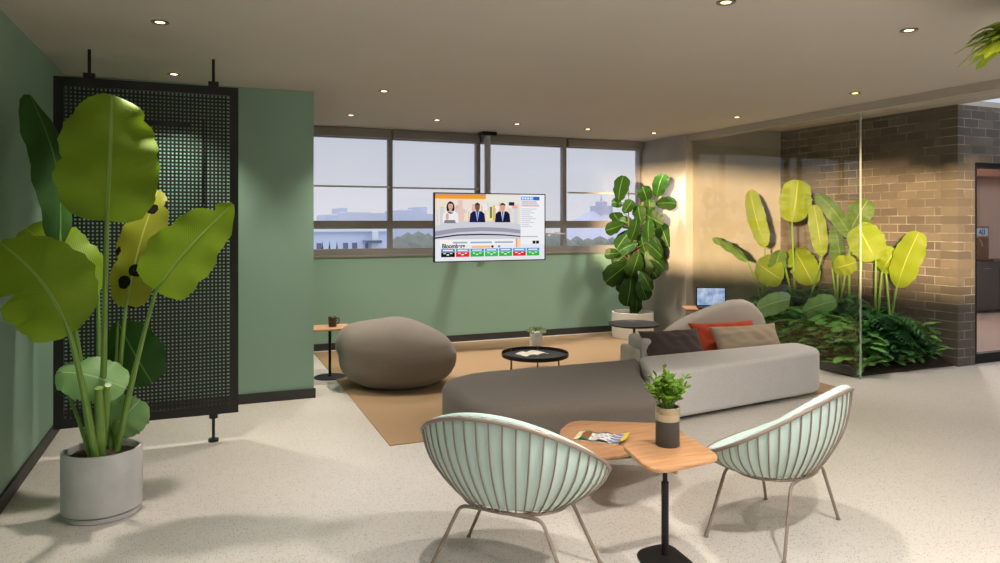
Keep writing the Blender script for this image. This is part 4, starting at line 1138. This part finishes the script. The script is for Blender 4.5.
# low blue building across the street
Y1 = 46
bx0, bx1 = wpt(296, Y1), wpt(389, Y1); ztop = at_y(350, 231.5, Y1).z
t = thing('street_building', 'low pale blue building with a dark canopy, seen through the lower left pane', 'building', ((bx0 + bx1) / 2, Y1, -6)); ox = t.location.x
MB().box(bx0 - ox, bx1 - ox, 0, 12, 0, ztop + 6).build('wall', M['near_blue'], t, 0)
MB().box(bx0 - ox - .1, bx1 - ox + .1, -.25, 12.2, ztop + 6, ztop + 6.22).build('roof_edge', M['near_white'], t, 0)
MB().box(wpt(385, Y1) - ox - .9, wpt(385, Y1) - ox - .5, -.3, 0, 0, ztop + 6).build('pilaster', M['near_white'], t, 0)
zc_ = at_y(370, 241, Y1).z + 6
MB().box(wpt(362.5, Y1) - ox, wpt(378.5, Y1) - ox, -1.0, 0, zc_ - .12, zc_ + .06).build('canopy', M['dark_glass'], t, 0)
for px in (365, 371.5): MB().box(wpt(px, Y1) - ox, wpt(px + 3.2, Y1) - ox, -.05, 0.02, zc_ - 1.8, zc_ - .15).build('window', M['dark_glass'], t, 0)
for px in (316.5, 343, 352): MB().box(wpt(px, Y1) - ox, wpt(px + 5, Y1) - ox, -.05, 0.02, zc_ - .9, zc_ - .1).build('window', M['dark_glass'], t, 0)
def blob_tree(name, label, grp, x, y, zb, h, r, mat, cone=False, seed=0):
    t = thing(name, label, 'tree', (x, y, zb), 0, grp); mb = MB(); rr = random.Random(seed)
    nu, nv = 14, 10; rings = []
    for j in range(nv + 1):
        v = j / nv
        for_r = r * (math.sin(PI * v) ** .7 if not cone else (1 - v) ** .8 * min(1, v * 6 + .2))
        if j in (0, nv): rings.append((mb.add([(0, 0, h * (.25 + .75 * v))]), 1))
        else: rings.append((mb.add([(for_r * math.cos(2 * PI * k / nu) * (1 + .25 * noise.noise(Vector((k * 1.3 + seed, j * .9, 0)))), for_r * math.sin(2 * PI * k / nu) * (1 + .25 * noise.noise(Vector((k * 1.3, j, seed)))), h * (.25 + .75 * v) + .1 * r * noise.noise(Vector((k, j, seed + 3.3))))for k in range(nu)]), nu))
    for (a, na), (c, nc) in zip(rings, rings[1:]):
        for k in range(nu):
            k2 = (k + 1) % nu
            if na == 1: mb.face((a, c + k2, c + k))
            elif nc == 1: mb.face((a + k, a + k2, c))
            else: mb.face((a + k, a + k2, c + k2, c + k))
    mb.build('crown', mat, t, 20); MB().tube([(0, 0, 0), (0, 0, h * .4)], r * .12, 8).build('trunk', M['trunk'], t)
    return t
for k, px in enumerate((322.5, 329.5, 337)):
    zt_ = at_y(px, 240.5, Y1 - 3).z
    blob_tree('young_tree', ('leftmost', 'middle', 'right-hand')[k] + ' of three small dark young trees in front of the blue building', 'young trees by the blue building', wpt(px, Y1 - 3), Y1 - 3, -6, zt_ + 6, .36, M['tree_blue'], True, k)
tops = [(398, 236), (408, 232), (418, 231), (428, 233), (440, 234), (452, 233), (546, 234), (556, 232), (566, 238), (577, 236), (588, 238), (600, 236), (612, 237), (624, 238), (636, 238)]
for k, (px, py) in enumerate(tops):
    y = 56 + k * 4.6
    blob_tree('street_tree', 'dull green tree beyond the second window, left of the television' if px < 500 else 'dull green tree low in the windows right of the television', 'trees left of the television' if px < 500 else 'trees right of the television', wpt(px, y), y, -6, at_y(px, py, y).z + 6, 1.5 + .3 * (k % 3), M['tree_out'], False, k + 5)
# far hazy skyline
def far_block(name, label, px0, px1, py, y, dep=14, grp=None, mat='far_haze', roof=None):
    x0, x1 = wpt(px0, y), wpt(px1, y); z = at_y((px0 + px1) / 2, py, y).z
    t = thing(name, label, 'building', ((x0 + x1) / 2, y, -6), 0, grp); w = (x1 - x0) / 2
    MB().box(-w, w, 0, dep, 0, z + 6).build('wall', M[mat], t, 0)
    if roof: MB().prism([(-w, 0), (w, 0), (w, dep), (-w, dep)], z + 6, z + 6 + roof, 0, roof * .95, 2, True).build('roof', M['far_hill_hazed'], t, 0)
    return t
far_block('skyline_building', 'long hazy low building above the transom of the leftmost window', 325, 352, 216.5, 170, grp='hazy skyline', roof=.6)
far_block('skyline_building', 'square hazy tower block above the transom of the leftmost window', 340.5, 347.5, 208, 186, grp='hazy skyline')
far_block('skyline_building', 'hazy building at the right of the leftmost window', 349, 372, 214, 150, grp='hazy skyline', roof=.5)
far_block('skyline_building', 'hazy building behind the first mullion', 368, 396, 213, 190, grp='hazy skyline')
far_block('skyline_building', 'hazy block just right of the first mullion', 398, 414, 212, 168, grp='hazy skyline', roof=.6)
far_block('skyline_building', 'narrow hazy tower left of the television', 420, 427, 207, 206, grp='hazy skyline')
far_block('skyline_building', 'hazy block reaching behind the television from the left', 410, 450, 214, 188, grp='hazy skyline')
def hill(label, px, py, y, half, seed):
    c = at_y(px, py, y); t = thing('hill', label, 'hill', (c.x, y, -6)); mb = MB(); n = 26; H = c.z + 6; rings = []
    for j in range(9):
        q = j / 8; rad = half * (1 - q) ** .8; z = H * q
        rings.append((mb.add([(c_ * rad * (1 + .12 * noise.noise(Vector((k * .7 + seed, j * .6, 0)))), s_ * rad, z) for k in range(n) for c_, s_ in [(math.cos(2 * PI * k / n), math.sin(2 * PI * k / n))]]) if j < 8 else mb.add([(0, 0, H)]), n if j < 8 else 1))
    for (a, na), (b, nb) in zip(rings, rings[1:]):
        for k in range(n):
            k2 = (k + 1) % n
            mb.face((a + k, a + k2, b + k2, b + k) if nb > 1 else (a + k, a + k2, b))
    mb.build('slope', M['far_hill_hazed'], t, 60); return t
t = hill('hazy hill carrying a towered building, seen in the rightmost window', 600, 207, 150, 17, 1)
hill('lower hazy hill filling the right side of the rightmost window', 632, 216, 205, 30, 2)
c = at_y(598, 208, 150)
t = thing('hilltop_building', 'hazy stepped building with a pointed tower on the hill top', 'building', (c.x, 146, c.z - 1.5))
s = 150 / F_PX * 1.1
mb = MB(); mb.box(-7 * s, 5 * s, 0, 5, -1.5, 1.5 + 2 * s); mb.build('main_block', M['far_hill_hazed'], t, 0)
MB().prism([(-3 * s, .5), (2 * s, .5), (2 * s, 4), (-3 * s, 4)], 1.5, 1.5 + 7 * s, 0, .2, 1, True).build('upper_block', M['far_hill_hazed'], t, 0)
MB().lathe([(1.6 * s, 1.5 + 6 * s), (1.2 * s, 1.5 + 9 * s), (0, 1.5 + 14 * s)], (-.5 * s, 2.2), 8).build('tower', M['far_hill_hazed'], t, 0)
MB().lathe([(1.2 * s, 0), (1.2 * s, 1.5 + 3 * s), (0, 1.5 + 5 * s)], (12 * s, 2.2), 8).build('turret', M['far_hill_hazed'], t, 0)

# ================================================================== LIGHT
w = bpy.data.worlds.new('World'); bpy.context.scene.world = w; w.use_nodes = True
nt = w.node_tree; bg = nt.nodes['Background']
tc = nt.nodes.new('ShaderNodeTexCoord'); sx = nt.nodes.new('ShaderNodeSeparateXYZ'); nt.links.new(tc.outputs['Generated'], sx.inputs[0])
rp_ = nt.nodes.new('ShaderNodeValToRGB'); nt.links.new(sx.outputs[2], rp_.inputs[0])
e = rp_.color_ramp.elements; e[0].position = 0.0; e[0].color = lin((226, 226, 234)); e[1].position = .25; e[1].color = lin((196, 206, 224))
x = e.new(.07); x.color = lin((216, 220, 232)); x = e.new(.7); x.color = (1.5, 1.58, 1.72, 1)
nt.links.new(rp_.outputs[0], bg.inputs[0]); bg.inputs[1].default_value = 1.0

def sunspot(tgt, az_k, elev, dist, energy, col, size, rad):
    d = Vector((1, az_k, 0)).normalized() * math.cos(elev) - UP * math.sin(elev)
    ld = bpy.data.lights.new('low_sun', 'SPOT'); ld.energy = energy; ld.color = col; ld.spot_size = size; ld.spot_blend = .05; ld.shadow_soft_size = rad
    o = bpy.data.objects.new('low_sun', ld); C.objects.link(o); o.location = Vector(tgt) - d * dist
    o.rotation_euler = d.to_track_quat('-Z', 'Y').to_euler()
sunspot((XL, -.1, 1.9), .9, math.radians(3.2), 70, 950000, (1.0, .70, .38), math.radians(7), 1.2)

def area(name, loc, rot, sx_, sy_, power, col):
    ld = bpy.data.lights.new(name, 'AREA'); ld.shape = 'RECTANGLE'; ld.size = sx_; ld.size_y = sy_; ld.energy = power; ld.color = col
    o = bpy.data.objects.new(name, ld); C.objects.link(o); o.location = loc; o.rotation_euler = rot
for ob in list(C.objects):
    if ob.get('category') == 'lamp':
        ld = bpy.data.lights.new('kitchen_glow', 'POINT'); ld.energy = 230; ld.color = (1, .88, .82); ld.shadow_soft_size = .2
        lo_ = bpy.data.objects.new('kitchen_glow', ld); C.objects.link(lo_); lo_.parent = ob; lo_.location = (0, 0, -.15)

# ================================================================== CAMERA
cd = bpy.data.cameras.new('camera'); cam = bpy.data.objects.new('camera', cd); C.objects.link(cam)
cam.location = CAM; cam.rotation_euler = (PI / 2, 0, -TH); cd.sensor_width = 36; cd.lens = F_PX * 36 / 1000.0
cd.shift_y = -(281.5 - HY) / 1000.0; cd.clip_end = 600; cd.clip_start = .05
sc_ = bpy.context.scene; sc_.camera = cam
vs = sc_.view_settings; sc_.display_settings.display_device = 'sRGB'
vs.view_transform = 'Standard'; vs.look = 'None'; vs.gamma = 1.0; vs.use_curve_mapping = False; vs.exposure = 0.0
sc_.cycles.max_bounces = 10; sc_.cycles.transparent_max_bounces = 24; sc_.cycles.diffuse_bounces = 5
sc_.cycles.sample_clamp_indirect = 6.0
